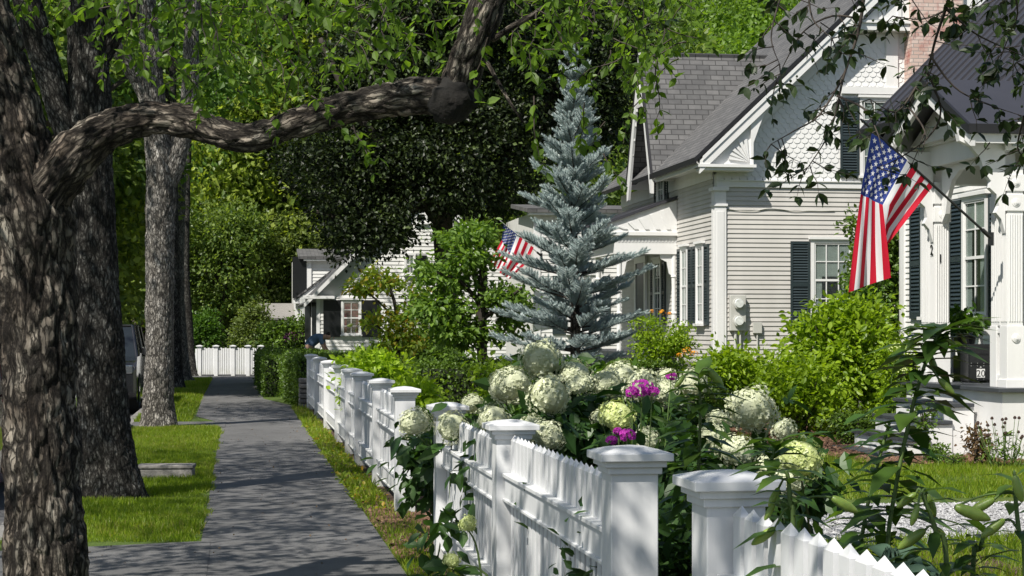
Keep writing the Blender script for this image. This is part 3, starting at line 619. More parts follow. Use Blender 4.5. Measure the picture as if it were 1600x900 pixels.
# cross gable
pk, fn, ff, pz = 4.58, 3.38, 5.78, 7.72; xm = (pz-EZ)/SL-.45; g = (pz-5.0)/(pk-fn)
fz = 4.85; yf = pk-(pz-fz)/g; yg = pk+(pz-fz)/g
for s_, y in ((-1, yf), (1, yg)):
    roofslab(gh, [(-.52, pk, pz+.12), (xm+.25, pk, pz+.12), (-.35, y, fz+.12), (-.52, y, fz+.12)], (1, 0, 0), (0, -s_, g), M['shingle'], .08)
mb = MB()
for s_, y in ((-1, yf), (1, yg)):
    mb.prism([(pk, pz+.10), (y, fz+.06), (y, fz-.3), (y-s_*.16, fz-.28), (pk, pz-.36)], .50, .555, ST_)
    for i in range(9):       # scalloped lower edge
        q = i/9; yy = pk+(y-pk)*q; zz = pz-.28+(fz-.28-pz+.28)*q
        mb.prism([(yy, zz+.03), (yy+(y-pk)/9, zz+.03-(pz-fz)/9), (yy+(y-pk)/18-s_*.07, zz-.12-(pz-fz)/18)], .51, .54, ST_)
mb.box(pk-.04, pk+.04, pz-1.0, pz+.1, .50, .57, ST_)
for i in range(-3, 4): mb.prism([(pk+i*.09-.035, pz-.95), (pk+i*.09+.035, pz-.95), (pk+i*.09, pz-1.12)], .51, .55, ST_)
mb.prism([(pk-.42, pz-1.0), (pk+.42, pz-1.0), (pk, pz-.2)], .515, .545, ST_)
mb.build('bargeboard', M['white'], gh)
mb = MB()
for s_, y in ((-1, yf), (1, yg)): mb.prism([(pk, pz+.14), (y, fz+.12), (y, fz+.05), (pk, pz+.06)], .52, .58, ST_)
mb.build('gable_roof_edge', M['blacktrim'], gh)
mb = MB()
for s_, y in ((-1, yf), (1, yg)): mb.prism([(pk, pz+.0), (y, fz+.0), (y, fz-.03), (pk, pz-.05)], .0, .50, ST_)
mb.build('gable_soffit', M['white'], gh)
# porch on the street side
pr0, pr1, px0 = 3.24, 8.2, -1.32
roofslab(gh, [(px0-.28, pr0-.12, 3.92), (.0, pr0-.12, 4.50), (.0, pr1, 4.50), (px0-.28, pr1, 3.92)], (0, 1, 0), (1, 0, .38), M['metalroof'], .06, 'porch_roof')
mb = MB(); mb.prism([(px0-.2, 3.68), (-.02, 3.68), (-.02, 4.40), (px0-.2, 3.90)], -pr0-.02, -pr0+.06, FR)
mb.box(px0-.3, 0, pr0-.10, pr0+.1, 3.62, 3.70); mb.box(px0-.3, px0, pr0+.1, pr1, 3.62, 3.70)
mb.box(px0-.08, 0, pr0-.02, pr0+.12, 3.22, 3.62); mb.box(px0-.08, px0+.06, pr0+.12, pr1, 3.22, 3.62)
for i in range(5):
    x = -.25-i*.24; mb.prism([(x, 3.76), (x+.09, 3.76), (x-.06, 4.16-i*.085), (x-.15, 4.16-i*.085)], -pr0+.06, -pr0+.085, FR)
for i in range(18): x = px0+i*.075; mb.box(x, x+.035, pr0-.035, pr0-.02, 3.48, 3.56)
mb.build('porch_beam', M['white'], gh, bevel=.003)
for x, y in ((-.06, pr0+.06), (px0+.04, pr0+.06), (px0+.04, 5.6), (px0+.04, 8.0)):
    mb = MB(); mb.lathe([(.055, 1.1), (.055, 1.9), (.07, 1.93), (.05, 1.97), (.045, 2.5), (.05, 2.7), (.07, 2.73), (.055, 2.77), (.06, 3.22)], (x, y, 0), 12)
    pc = mb.build('porch_post', M['white'], gh)
    mb = MB(); mb.prism([(x-.05, 3.22), (x-.32, 3.22), (x-.30, 3.12), (x-.16, 3.05), (x-.11, 2.8), (x-.05, 2.75)] if x > -.5 else [(x+.05, 3.22), (x+.32, 3.22), (x+.30, 3.12), (x+.16, 3.05), (x+.11, 2.8), (x+.05, 2.75)], -y-.02, -y+.02, FR)
    mb.build('post_bracket', M['white'], pc)
mb = MB(); mb.box(px0-.1, 0, pr0-.05, pr1, .95, 1.1); mb.box(px0-.05, 0, pr0, pr1, 0, .95); mb.build('porch_floor', M['deck'], gh)
# chimney
mb = MB(); x0, x1, y0, y1 = 3.95, 5.05, -.42, .5
for vs, ax in (([(x0, y0), (x1, y0)], 0), ([(x0, y1), (x0, y0)], 1), ([(x1, y0), (x1, y1)], 1)):
    (a, b), (c, d) = vs; P = [(a, b, 0), (c, d, 0), (c, d, 11.5), (a, b, 11.5)]; mb.add(P, [(0, 1, 2, 3)], [((q[0] if ax == 0 else q[1]+.1), q[2], 0) for q in P])
mb.add([(x0, y0, 11.5), (x1, y0, 11.5), (x1, y1, 11.5), (x0, y1, 11.5)], [(0, 1, 2, 3)]); mb.build('chimney', M['brick'], gh)
# electric meters, junction box and cable
el = thing('electric_meter', 'grey box with two round electric meters on the clapboard wall', 'electric meter', gh.matrix_basis @ Vector((.36, -.02, 1.55)), TH)
mb = MB(); mb.box(-.1, .22, -.12, 0, 0, .72); mb.build('box', M['meter'], el, bevel=.01)
for z in (.20, .55):
    mb = MB(); mb.cyl((.06, -.12, z), (.06, -.17, z), .105, .105, 20); mr = mb.build('meter_ring', M['meter'], el, bevel=.01)
    mb = MB(); mb.cyl((.06, -.172, z), (.06, -.22, z), .085, .075, 20); mb.build('meter_dial', plain('meter_glass', (.6, .62, .6), .1, .2, 20), mr, bevel=.01)
mb = MB(); mb.cyl((.02, -.05, 0), (.02, -.05, -.8), .03); mb.cyl((.12, -.05, 0), (.12, -.05, -.8), .02); mb.build('conduit', M['meter'], el)
jb = thing('junction_box', 'small grey utility box to the right of the electric meters', 'utility box', gh.matrix_basis @ Vector((.84, -.02, 1.50)), TH)
mb = MB(); mb.box(-.09, .09, -.07, 0, 0, .22); mb.build('box', M['meter'], jb, bevel=.008); mb = MB(); mb.cyl((0, -.03, 0), (0, -.03, -.7), .015); mb.build('conduit', M['meter'], jb)
cb = MB(); cb.tube([gh.matrix_basis @ Vector((.22+i*.28, -.03, 4.0-.02*math.sin(i*1.3)-.015*(i % 3))) for i in range(9)], [.008]*9, 5)
meta(cb.build('wall_cable', M['meter']), 'thin sagging cable stapled across the upper clapboards', 'cable')

# ================================================================== WHITE HOUSE WITH PORTICO
wo = (5.99, 21.66, 0)
wh = thing('portico_house', 'white clapboard house with dark metal roof and columned entry portico', 'house', wo, TH)
WM = Matrix.Translation(wo) @ Matrix.Rotation(TH, 4, 'Z')
wx = 1.4; yfar = 7.1
STW = lambda u, v, w: (wx-w, u, v)
mb = MB(); clap(mb, STW, lambda v: -6, lambda v: yfar, .75, 4.75, .087, .02); mb.build('wall', M['white2'], wh)
mb = MB(); mb.prism([(wx+.02, 0), (9, 0), (9, 4.7), (5.2, 8.3), (wx+.02, 4.7)], -yfar+.02, 6, FR); mb.build('body', M['white2'], wh)
mb = MB(); mb.box(yfar-.16, yfar+.02, .3, 4.5, -.0, .045, STW); mb.box(wx-.045, wx+.12, yfar, yfar+.04, .3, 4.5); mb.build('corner_board', M['white'], wh)
mb = MB(); mb.box(-6, yfar, 4.38, 4.72, 0, .05, STW); mb.box(wx-.45, wx, -6, yfar+.4, 4.70, 4.74); mb.box(-6, yfar, 4.3, 4.36, 0, .08, STW); mb.build('frieze', M['white'], wh)
mb = MB(); mb.box(-6, yfar, 0, .75, 0, .03, STW); mb.build('foundation', M['stone'], wh)
ms = 1.0; ez = 4.84; ex = .93; yr0, yr1 = -6.3, 7.85; rx = 5.2
roofslab(wh, [(ex, yr0, ez), (rx, yr0, ez+(rx-ex)*ms), (rx, yr1, ez+(rx-ex)*ms), (ex, yr1, ez)], (0, 1, 0), (1, 0, 1), M['metalroof'], .08)
roofslab(wh, [(9.5, yr0, ez), (rx, yr0, ez+(rx-ex)*ms), (rx, yr1, ez+(rx-ex)*ms), (9.5, yr1, ez)], (0, 1, 0), (-1, 0, 1), M['metalroof'], .08)
mb = MB(); y = yr1-.05
while y > yr0:
    mb.prism([(ex, ez+.0), (rx, ez+(rx-ex)), (rx, ez+(rx-ex)+.045), (ex, ez+.045)], -y, -y+.025, FR); y -= .40
mb.build('standing_seams', M['metalroof'], wh)
mb = MB(); mb.box(ex-.05, ex, yr0, yr1, ez-.13, ez+.01); mb.prism([(ex, ez-.14), (rx, ez+rx-ex-.14), (rx, ez+rx-ex+.03), (ex, ez+.03)], -yr1-.03, -yr1, FR); mb.build('roof_edge', M['blacktrim'], wh)
mb = MB(); mb.box(ex, wx, yr0, yr1, ez-.14, ez-.1); mb.build('soffit', M['white2'], wh)
window(wh, STW, 3.75, 4.5, 1.80, 3.45, 2, 4, side=.3, ct=.25); shutter(wh, STW, 4.60, 5.08, 1.75, 3.5, .02, 'shutter', .06); shutter(wh, STW, 3.2, 3.66, 1.75, 3.5, .02, 'shutter', .06)
window(wh, STW, 5.62, 6.1, 1.80, 3.45, 2, 4, side=.3, ct=.25); shutter(wh, STW, 6.22, 6.68, 1.75, 3.5, .02, 'shutter', .06)
mb = MB(); mb.box(.9, 1.9, .9, 3.1, .02, .06, STW); dr = mb.build('door', M['shutter'], wh); mb = MB(); mb.box(.75, .9, .9, 3.3, .02, .08, STW); mb.box(1.9, 2.05, .9, 3.3, .02, .08, STW); mb.box(.9, 1.9, 3.1, 3.3, .02, .08, STW); mb.build('door_frame', M['white'], dr)
# portico deck, skirts and steps
DZ = .88
mb = MB(); mb.box(-.2, wx, -.2, 3.1, DZ-.05, DZ); mb.build('deck', M['deck'], wh, bevel=.006)
mb = MB(); mb.box(-.12, wx, -.12, 3.0, .0, DZ-.052); mb.build('deck_skirt', M['white'], wh)
for i in range(4):
    x1 = -.2-i*.29; x0 = x1-.31; z = DZ-.21*(i+1); y0, y1 = (.55-.02*i, 2.5)
    mb = MB(); mb.box(x0+.04, x1+.02, y0+.03, y1-.03, 0, z-.05); st = mb.build('step', M['white'], wh)
    mb = MB(); mb.box(x0, x1+.015, y0, y1, z-.045, z); mb.build('tread', M['deck'], st, bevel=.005)
# corner columns
def column(y, big=True):
    root = wh; z0 = DZ; mb = MB()
    mb.box(0, .20, y, y+.20, z0+.75, 3.55); mb.box(0, .20, y+.22, y+.48, z0+.75, 3.75); mb.box(.02, .18, y+.19, y+.24, z0, 3.5)
    mb.box(-.012, .212, y-.012, y+.205, z0, z0+.75); mb.box(-.012, .212, y+.30, y+.49, z0, z0+.75)
    mb.box(-.03, .23, y-.03, y+.22, z0, z0+.1); mb.box(0, .18, y+.2, y+.3, z0+.66, z0+.72); mb.box(0, .18, y+.2, y+.3, z0+.08, z0+.15)
    for z in (3.02, 3.26): mb.box(-.018, .218, y-.018, y+.218, z, z+.20)
    mb.box(-.018, .218, y+.22, y+.49, 3.02, 3.22)
    for k in range(6):
        x = .018+k*.031; mb.box(x, x+.014, y-.010, y, z0+.80, 2.98)
    for k in range(5): yy = y+.015+k*.038; mb.box(-.010, 0, yy, yy+.018, z0+.80, 2.98); yy = y+.235+k*.05; mb.box(-.010, 0, yy, yy+.024, z0+.80, 2.98)
    c = mb.build('column', M['white'], root, bevel=.004)
    for z in (3.12, 3.36, z0+.6):
        mb = MB()
        for rr, q in ((.055, .026), (.036, .034), (.018, .042)): mb.cyl((.10, y-.016, z), (.10, y-q, z), rr, rr*.9, 18)
        mb.build('rosette', M['white'], c)
    # scrolled bracket towards the street side of the opening
    mb = MB(); yb = y+.02
    pr = [(-.02, 2.75), (-.02, 3.95), (-.62, 3.95), (-.60, 3.86), (-.46, 3.80), (-.34, 3.66), (-.28, 3.48), (-.20, 3.38), (-.22, 3.30), (-.13, 3.22), (-.10, 3.08), (-.14, 3.0), (-.07, 2.92)]
    mb.prism(pr, -yb-.10, -yb, FR); mb.build('bracket', M['white'], c)
    return c
column(0.0); column(2.28)
# scrolled spandrels spanning the front opening (in the street plane)
mb = MB(); pts = [(0.5, 3.0), (.56, 3.12), (.60, 3.34), (.72, 3.55), (.95, 3.66), (1.30, 3.68), (1.65, 3.66), (1.90, 3.55), (2.05, 3.34), (2.12, 3.12), (2.25, 3.0), (2.25, 3.8), (.5, 3.8)]
mb.prism(pts, -.14, -.08, ST_); mb.build('arch_spandrel', M['white'], wh)
mb = MB(); mb.box(-.05, .25, -.05, 2.83, 3.75, 4.02); mb.box(-.12, .3, -.12, 2.9, 4.02, 4.08); mb.box(.25, wx, -.05, .2, 3.55, 4.02); mb.box(.25, wx, 2.58, 2.83, 3.55, 4.02)
mb.box(.25, wx, -.0, 2.8, 3.98, 4.02); mb.box(.25, wx, -.07, -.05, 3.62, 3.66); mb.build('entablature', M['white'], wh, bevel=.004)
mb = MB(); mb.box(.5, 1.2, -.062, -.05, 3.72, 3.92); mb.box(.04, .17, -.062, -.05, 3.80, 3.92); mb.build('frieze_panel', plain('pale_blue_panel', (.30, .36, .40), .5), wh)
# portico gable roof
gy0, gy1, gm, gx = -.2, 2.95, 1.30, -.55; gz0, gzp = 4.02, 4.78; 
roofslab(wh, [(gx, gy0, gz0), (3.0, gy0, gz0), (3.0, gm, gzp), (gx, gm, gzp)], (1, 0, 0), (0, 1, .5), M['metalroof'], .05, 'portico_roof')
roofslab(wh, [(gx, gy1, gz0), (3.0, gy1, gz0), (3.0, gm, gzp), (gx, gm, gzp)], (1, 0, 0), (0, -1, .5), M['metalroof'], .05, 'portico_roof')
mb = MB()
for y in (gy0, gy1):
    mb.prism([(gm, gzp+.02), (y, gz0+.02), (y, gz0-.1), (gm, gzp-.1)], -gx, -gx+.04, ST_)
mb.box(gx-.04, wx, gy0-.04, gy0, gz0-.09, gz0+.02); mb.build('portico_roof_edge', M['blacktrim'], wh)
mb = MB()
for y, s_ in ((gy0, 1), (gy1, -1)): mb.prism([(gm, gzp-.1), (y, gz0-.1), (y+s_*.02, gz0-.24), (gm, gzp-.26)], -gx-.06, -gx, ST_)
mb.prism([(gy0+.3, gz0+.03), (gy1-.3, gz0+.03), (gm, gzp-.1)], .05, .2, ST_); mb.box(gx+.05, wx, gy0+.02, gy0+.1, gz0-.2, gz0-.09); mb.build('pediment', M['white'], wh)
# railing at the back of the portico
mb = MB(); y = 2.95; mb.box(.2, wx-.1, y-.04, y+.04, DZ+.62, DZ+.72); mb.box(.2, wx-.1, y-.03, y+.03, DZ+.1, DZ+.17)
for i in range(5): mb.box(.3+i*.2, .36+i*.2, y-.02, y+.02, DZ+.17, DZ+.62)
mb.build('railing', M['white'], wh, bevel=.004)
# script-like address figure on the far column : "2"-shaped black numeral
def numeral(txt, size, loc, mat, parent, rz=0, ext=.004, name='number'):
    cu = bpy.data.curves.new(name, 'FONT'); cu.body = txt; cu.size = size; cu.extrude = ext; cu.align_x = 'CENTER'
    tmp = bpy.data.objects.new(name, cu); C.objects.link(tmp); bpy.context.view_layer.update()
    me = bpy.data.meshes.new_from_object(tmp.evaluated_get(bpy.context.evaluated_depsgraph_get())); C.objects.unlink(tmp); bpy.data.objects.remove(tmp)
    me.transform(Matrix.Translation(loc) @ Matrix.Rotation(rz, 4, 'Z') @ Matrix.Rotation(R(90), 4, 'X')); me.materials.clear()
    return link(name, me, mat, parent)
numeral('2', .20, (-.016, 2.36, 2.58), M['black'], wh, R(-90)); numeral('1', .16, (.07, 2.266, 2.48), M['black'], wh, 0)
# mail box with number 20
mbx = thing('mailbox', 'black metal mailbox marked 20 standing on the porch deck', 'mailbox', WM @ Vector((.49, 1.95, DZ)), TH)
mb = MB(); mb.box(-.16, .16, 0, .28, .02, .46); mb.prism([(-.16, .46), (.16, .46), (.16, .5), (-.16, .5)], -.28, -.06, FR); mb.build('body', M['black'], mbx, bevel=.01)
mb = MB(); mb.box(-.145, .145, -.015, -.002, .25, .44); hd = mb.build('flap', M['black'], mbx, bevel=.005)
mb = MB(); mb.box(-.10, .10, -.028, -.015, .385, .40); mb.build('handle', M['black'], hd)
mb = MB(); mb.box(-.145, .145, -.012, -.002, .04, .235); mb.build('door', M['black'], mbx, bevel=.005)
for x, z in [(x, z) for x in (-.13, -.045, .045, .13) for z in (.05, .225, .26)]: mb = MB(); mb.cyl((x, -.012, z), (x, -.02, z), .006, .005, 8); mb.build('rivet', M['chrome'], mbx)
mb = MB(); mb.cyl((0, -.012, .205), (0, -.022, .205), .013); mb.build('lock', M['chrome'], mbx)
mb = MB(); mb.box(-.052, .062, -.016, -.0125, .07, .185); pl = mb.build('number_plate', M['white'], mbx)
numeral('20', .125, (.005, -.0175, .083), M['black'], pl, 0, .0005, 'number')
mb = MB(); mb.box(-.14, -.10, .02, .26, 0, .02); mb.box(.10, .14, .02, .26, 0, .02); mb.build('foot', M['black'], mbx)
# planter on railing
pt = thing('flower_pot', 'green leafy plant in a pot behind the mailbox', 'potted plant', WM @ Vector((.62, 2.75, DZ)), TH)
mb = MB(); mb.lathe([(.0, 0), (.10, 0), (.15, .26), (.165, .26), (.165, .3), (.14, .3), (.13, .27), (0, .27)], (0, 0, .35)); mb.box(-.12, .12, -.12, .12, 0, .35); mb.build('pot', M['black'], pt, bevel=.004)
r = np.random.default_rng(31); P, o_ = blobs_pts(r, [(0, 0, .82, .20, .18, .15)], 26, 8, .05); leaf_obj('foliage', r, P, o_, .12, M['leaf_mid'], pt, T_LEAF)

# ================================================================== FLAGS
def flag(label, A, B, cols, name='flag', polelen=1.35, bracket=None, zoff=.03, ripple=.035, rad=.014):
    """A: pole foot, B: pole tip; cols: list of (u, [(v, point), ...]) giving the hanging cloth"""
    A = Vector(A); B = Vector(B); root = thing(name, label, 'flag', A)
    mb = MB(); mb.cyl(A, B, rad*1.15, rad, 10); mb.cyl(B, B+(B-A).normalized()*.05, rad*1.6, rad*.6, 10); o = mb.build('pole', M['black'] if rad > .012 else M['meter'], root); 
    mb2 = MB(); d = (A-B).normalized(); mb2.cyl(A-d*.16, A+d*.0, .026, .026, 12); mb2.cyl(A+Vector((0, 0, -.09)), A+Vector((0, 0, .07)), .03, .03, 12); o2 = mb2.build('bracket', M['black'], root)
    for q in (o, o2): q.matrix_parent_inverse = Matrix.Translation(A).inverted()
    us = [c[0] for c in cols]
    def col(c, v):
        for (v0, p0), (v1, p1) in zip(c[1][:-1], c[1][1:]):
            if v <= v1: k = (v-v0)/(v1-v0); return Vector(p0).lerp(Vector(p1), k)
        return Vector(c[1][-1][1])
    def Pt(u, v):
        for i in range(len(us)-1):
            if u <= us[i+1]+1e-6:
                k = (u-us[i])/(us[i+1]-us[i]); p = col(cols[i], v).lerp(col(cols[i+1], v), k); break
        a = min(1, v*3); return p+Vector((0, ripple*a*(math.sin(u*15+v*3)+.4*math.sin(u*31-v*6)), 0))
    NU, NV = 78, 60; V = [Pt(i/NU, j/NV) for i in range(NU+1) for j in range(NV+1)]; F = []; mi = []
    for i in range(NU):
        for j in range(NV):
            a = i*(NV+1)+j; F.append((a, a+1, a+NV+2, a+NV+1)); st = int((i+.5)/NU*13)
            mi.append(2 if (st < 7 and j/NV < .4) else (0 if st % 2 == 0 else 1))
    me = mesh_np('flag_cloth', [tuple(v) for v in V], F, mi, True)
    cl = link('flag_cloth', me, [M['f_red'], M['f_white'], M['f_blue']], root); cl.matrix_parent_inverse = Matrix.Translation(A).inverted()
    SV = []; SF = []; SN = 0
    for rI in range(9):
        for cI in range(6 if rI % 2 == 0 else 5):
            u = (rI+1)/10*7/13; v = (cI*2+1+(rI % 2))/12*.4
            c = Pt(u, v); du = (Pt(u+.01, v)-Pt(u-.01, v)).normalized(); dv = (Pt(u, v+.01)-Pt(u, v-.01)).normalized(); nn = du.cross(dv).normalized()
            for sg in (-1, 1):
                base = len(SV); SV.append(tuple(c+nn*sg*.006))
                for k in range(10):
                    rr = (.03 if k % 2 == 0 else .0125); t = k*math.pi/5; uu = u-math.cos(t)*rr/.9; vv = v+math.sin(t)*rr/1.4
                    SV.append(tuple(Pt(max(0, uu), max(0, vv))+nn*sg*.006))
                SF += [(base, base+1+k, base+1+(k+1) % 10) for k in range(10)]
    s_ = link('stars', mesh_np('stars', SV, SF), M['f_white'], cl)
    return root
z1 = 21.2
f_a = lambda px, py, dz=0: at(px, py, z1+dz)
flag('large American flag hanging from the black pole on the porch column', at(1549, 372, 21.55), at(1349, 190, 20.9),
     [(0, [(0, at(1362, 208, 20.93)), (.35, f_a(1347, 290, -.15)), (1, f_a(1326, 457, -.1))]),
      (.25, [(0, at(1390, 226, 21.02)), (.38, f_a(1358, 306, -.02)), (1, f_a(1352, 447, .05))]),
      (.54, [(0, at(1418, 250, 21.1)), (.4, f_a(1380, 320, -.12)), (1, f_a(1391, 434, -.08))]),
      (.72, [(0, at(1436, 268, 21.18)), (.62, f_a(1381, 350, .04)), (1, f_a(1377, 420, .12))]),
      (1, [(0, at(1457, 292, 21.25)), (.75, f_a(1388, 380, .05)), (1, f_a(1366, 415, .16))])], zoff=0)
z2 = 45
flag('smaller American flag seen between the green tree and the blue spruce', at(846, 400, 45.4), at(783, 346, 44.8),
     [(0, [(0, at(787, 350, 44.85)), (.4, at(784, 375, 45)), (1, at(766, 408, 45))]),
      (.54, [(0, at(808, 366, 45)), (.4, at(797, 396, 45)), (1, at(783, 428, 45))]),
      (1, [(0, at(834, 387, 45.1)), (.5, at(822, 412, 45)), (1, at(797, 436, 45.1))])], ripple=.03, rad=.011)
# ================================================================== FAR WHITE HOUSES
fo = at(497, 588, 62); fo.z = 0
fh = thing('white_house', 'far white house with black shutters half hidden by the dark maple', 'house', fo, TH)
e, pkx, pkz, sl2 = 2.75, 3.7, 6.6, .98
mb = MB(); clap(mb, FR, lambda v: 0 if v < 2.7 else (v-2.7)/.98-.1, lambda v: 9.0 if v < 4.0 else 7.6-(v-2.9)/.98, .2, 6.4, .13, .025); mb.build('wall', M['white2'], fh)
mb = MB(); mb.prism([(0, 0), (9, 0), (9, 3.9), (6.5, 3.9), (pkx, 6.3), (0, 2.7)], -7, -.02, FR); mb.prism([(-.42, 0), (0, 0), (0, 2.75), (-.42, 2.75)], -6, -.5, FR)
mb.add([(0, 0.0, 0), (-.42, .5, 0), (-.42, .5, 2.75), (0, 0, 2.75)], [(0, 1, 2, 3)]); mb.build('body', M['white2'], fh)
for sgn in (0, 1):
    X = (lambda x: 2*pkx-x) if sgn else (lambda x: x)
    roofslab(fh, [(X(-.5), -.3, 2.45), (X(pkx), -.3, 6.75), (X(pkx), 7, 6.75), (X(-.5), 7, 2.45)], (0, 1, 0), (1, 0, 1), M['shingle'])
mb = MB(); mb.prism([(-.5, 2.3), (-.5, 2.45), (pkx, 6.73), (pkx, 6.45)], .24, .31, FR); mb.prism([(7.9, 2.3), (7.9, 2.45), (pkx, 6.73), (pkx, 6.45)], .24, .31, FR)
mb.box(-.5, .55, 2.62, 2.72, 0, .32, FR); mb.box(-.06, .06, 0, 2.62, -.0, .04, FR); mb.box(-.5, 0, .1, .6, 2.62, 2.74); mb.build('trim', M['white'], fh)
window(fh, FR, .86, 1.42, 1.40, 2.52, 2, 4, ct=.45, curtain='curtain_red'); 
for a in (.18, 1.52): mb = MB(); mb.box(a, a+.60, 1.3, 2.58, .02, .07, FR); mb.build('shutter', M['black'], fh)
CT2 = lambda u, v, w: (-.42*u-.72*w, .5*u-.6*w, v)
for a, b in ((.04, .40), (.55, .95)): mb = MB(); mb.box(a, b, 1.2, 2.5, .02, .06, CT2); mb.build('shutter', M['black'], fh)
for c in (3.55, 4.25): mb = MB(); mb.box(c-.18, c+.22, 3.45, 4.15, .02, .07, FR); mb.build('shutter', M['black'], fh)
window(fh, FR, 3.05, 3.32, 3.5, 4.15, 2, 2, cap=False); window(fh, FR, 4.6, 5.05, 3.5, 4.15, 2, 2, cap=False)
window(fh, FR, 3.42, 3.72, 5.3, 5.9, 1, 2, cap=False, ct=0, side=0)
window(fh, FR, 7.2, 7.9, 1.4, 2.9, 2, 4)
w2 = at(462, 588, 69); w2.z = 0
f2 = thing('white_house', 'leftmost white house wing with dark shutter, pilaster and sloping gable eave', 'house', w2, TH)
mb = MB(); clap(mb, FR, lambda v: .25, lambda v: 3.2, .2, 4.35, .13, .025); mb.build('wall', M['white2'], f2)
mb = MB(); mb.box(0, 3.2, 0.03, 5, 0, 4.3); mb.build('body', M['white2'], f2)
mb = MB(); mb.box(-.12, .40, -.10, .03, 2.75, 4.35); mb.build('shutter', M['black'], f2)
mb = MB(); mb.box(.30, 1.4, -.25, 5, 4.2, 4.34); mb.box(.42, .60, -.07, 0, 2.9, 4.2); mb.box(.35, .75, -.45, -.1, 0.2, 2.55); mb.box(-.1, .95, -.7, 0, 2.55, 2.68); mb.prism([(0, 2.68), (.95, 2.68), (1.9, 3.9), (1.75, 4.1)], .45, .7, FR); mb.build('trim', M['white'], f2)
roofslab(f2, [(.1, -.3, 4.36), (3.4, -.3, 4.36), (3.4, 2, 4.75), (.1, 2, 4.75)], (1, 0, 0), (0, 1, .5), M['shingle'])
roofslab(f2, [(-.1, -.75, 2.72), (1.75, -.75, 4.15), (1.75, -.05, 4.15), (-.1, -.05, 2.72)], (0, 1, 0), (1, 0, .7), M['shingle'], .06)
mb = MB(); mb.box(-1.25, -.05, .5, 2.5, 0, 1.9); mb.build('lean_to', M['granite'], f2); roofslab(f2, [(-1.4, .3, 2.0), (-.0, .3, 2.0), (-.0, 2.8, 2.6), (-1.4, 2.8, 2.6)], (1, 0, 0), (0, 1, .3), M['granite'], .08)
w3 = at(836, 588, 46); w3.z = 0
f3 = thing('white_house', 'white house behind the blue spruce with the smaller flag', 'house', w3, TH)
mb = MB(); clap(mb, FR, lambda v: .14, lambda v: 2.8, .5, 4.6, .11, .02); mb.build('wall', M['white2'], f3)
mb = MB(); mb.box(0, 2.8, .03, 5, 0, 4.6); mb.build('body', M['white2'], f3)
mb = MB(); mb.box(-.04, .14, -.04, .05, .1, 4.55); mb.box(-.2, 2.9, -.25, 0, 4.5, 4.62); mb.build('trim', M['white'], f3, bevel=.004)
roofslab(f3, [(-.25, -.3, 4.66), (2.9, -.3, 4.66), (2.9, 2.5, 4.95), (-.25, 2.5, 4.95)], (1, 0, 0), (0, 1, .5), M['shingle'])
window(f3, FR, .9, 1.5, 1.5, 2.9, 2, 4); shutter(f3, FR, .45, .8, 1.45, 2.95); shutter(f3, FR, 1.6, 1.95, 1.45, 2.95)

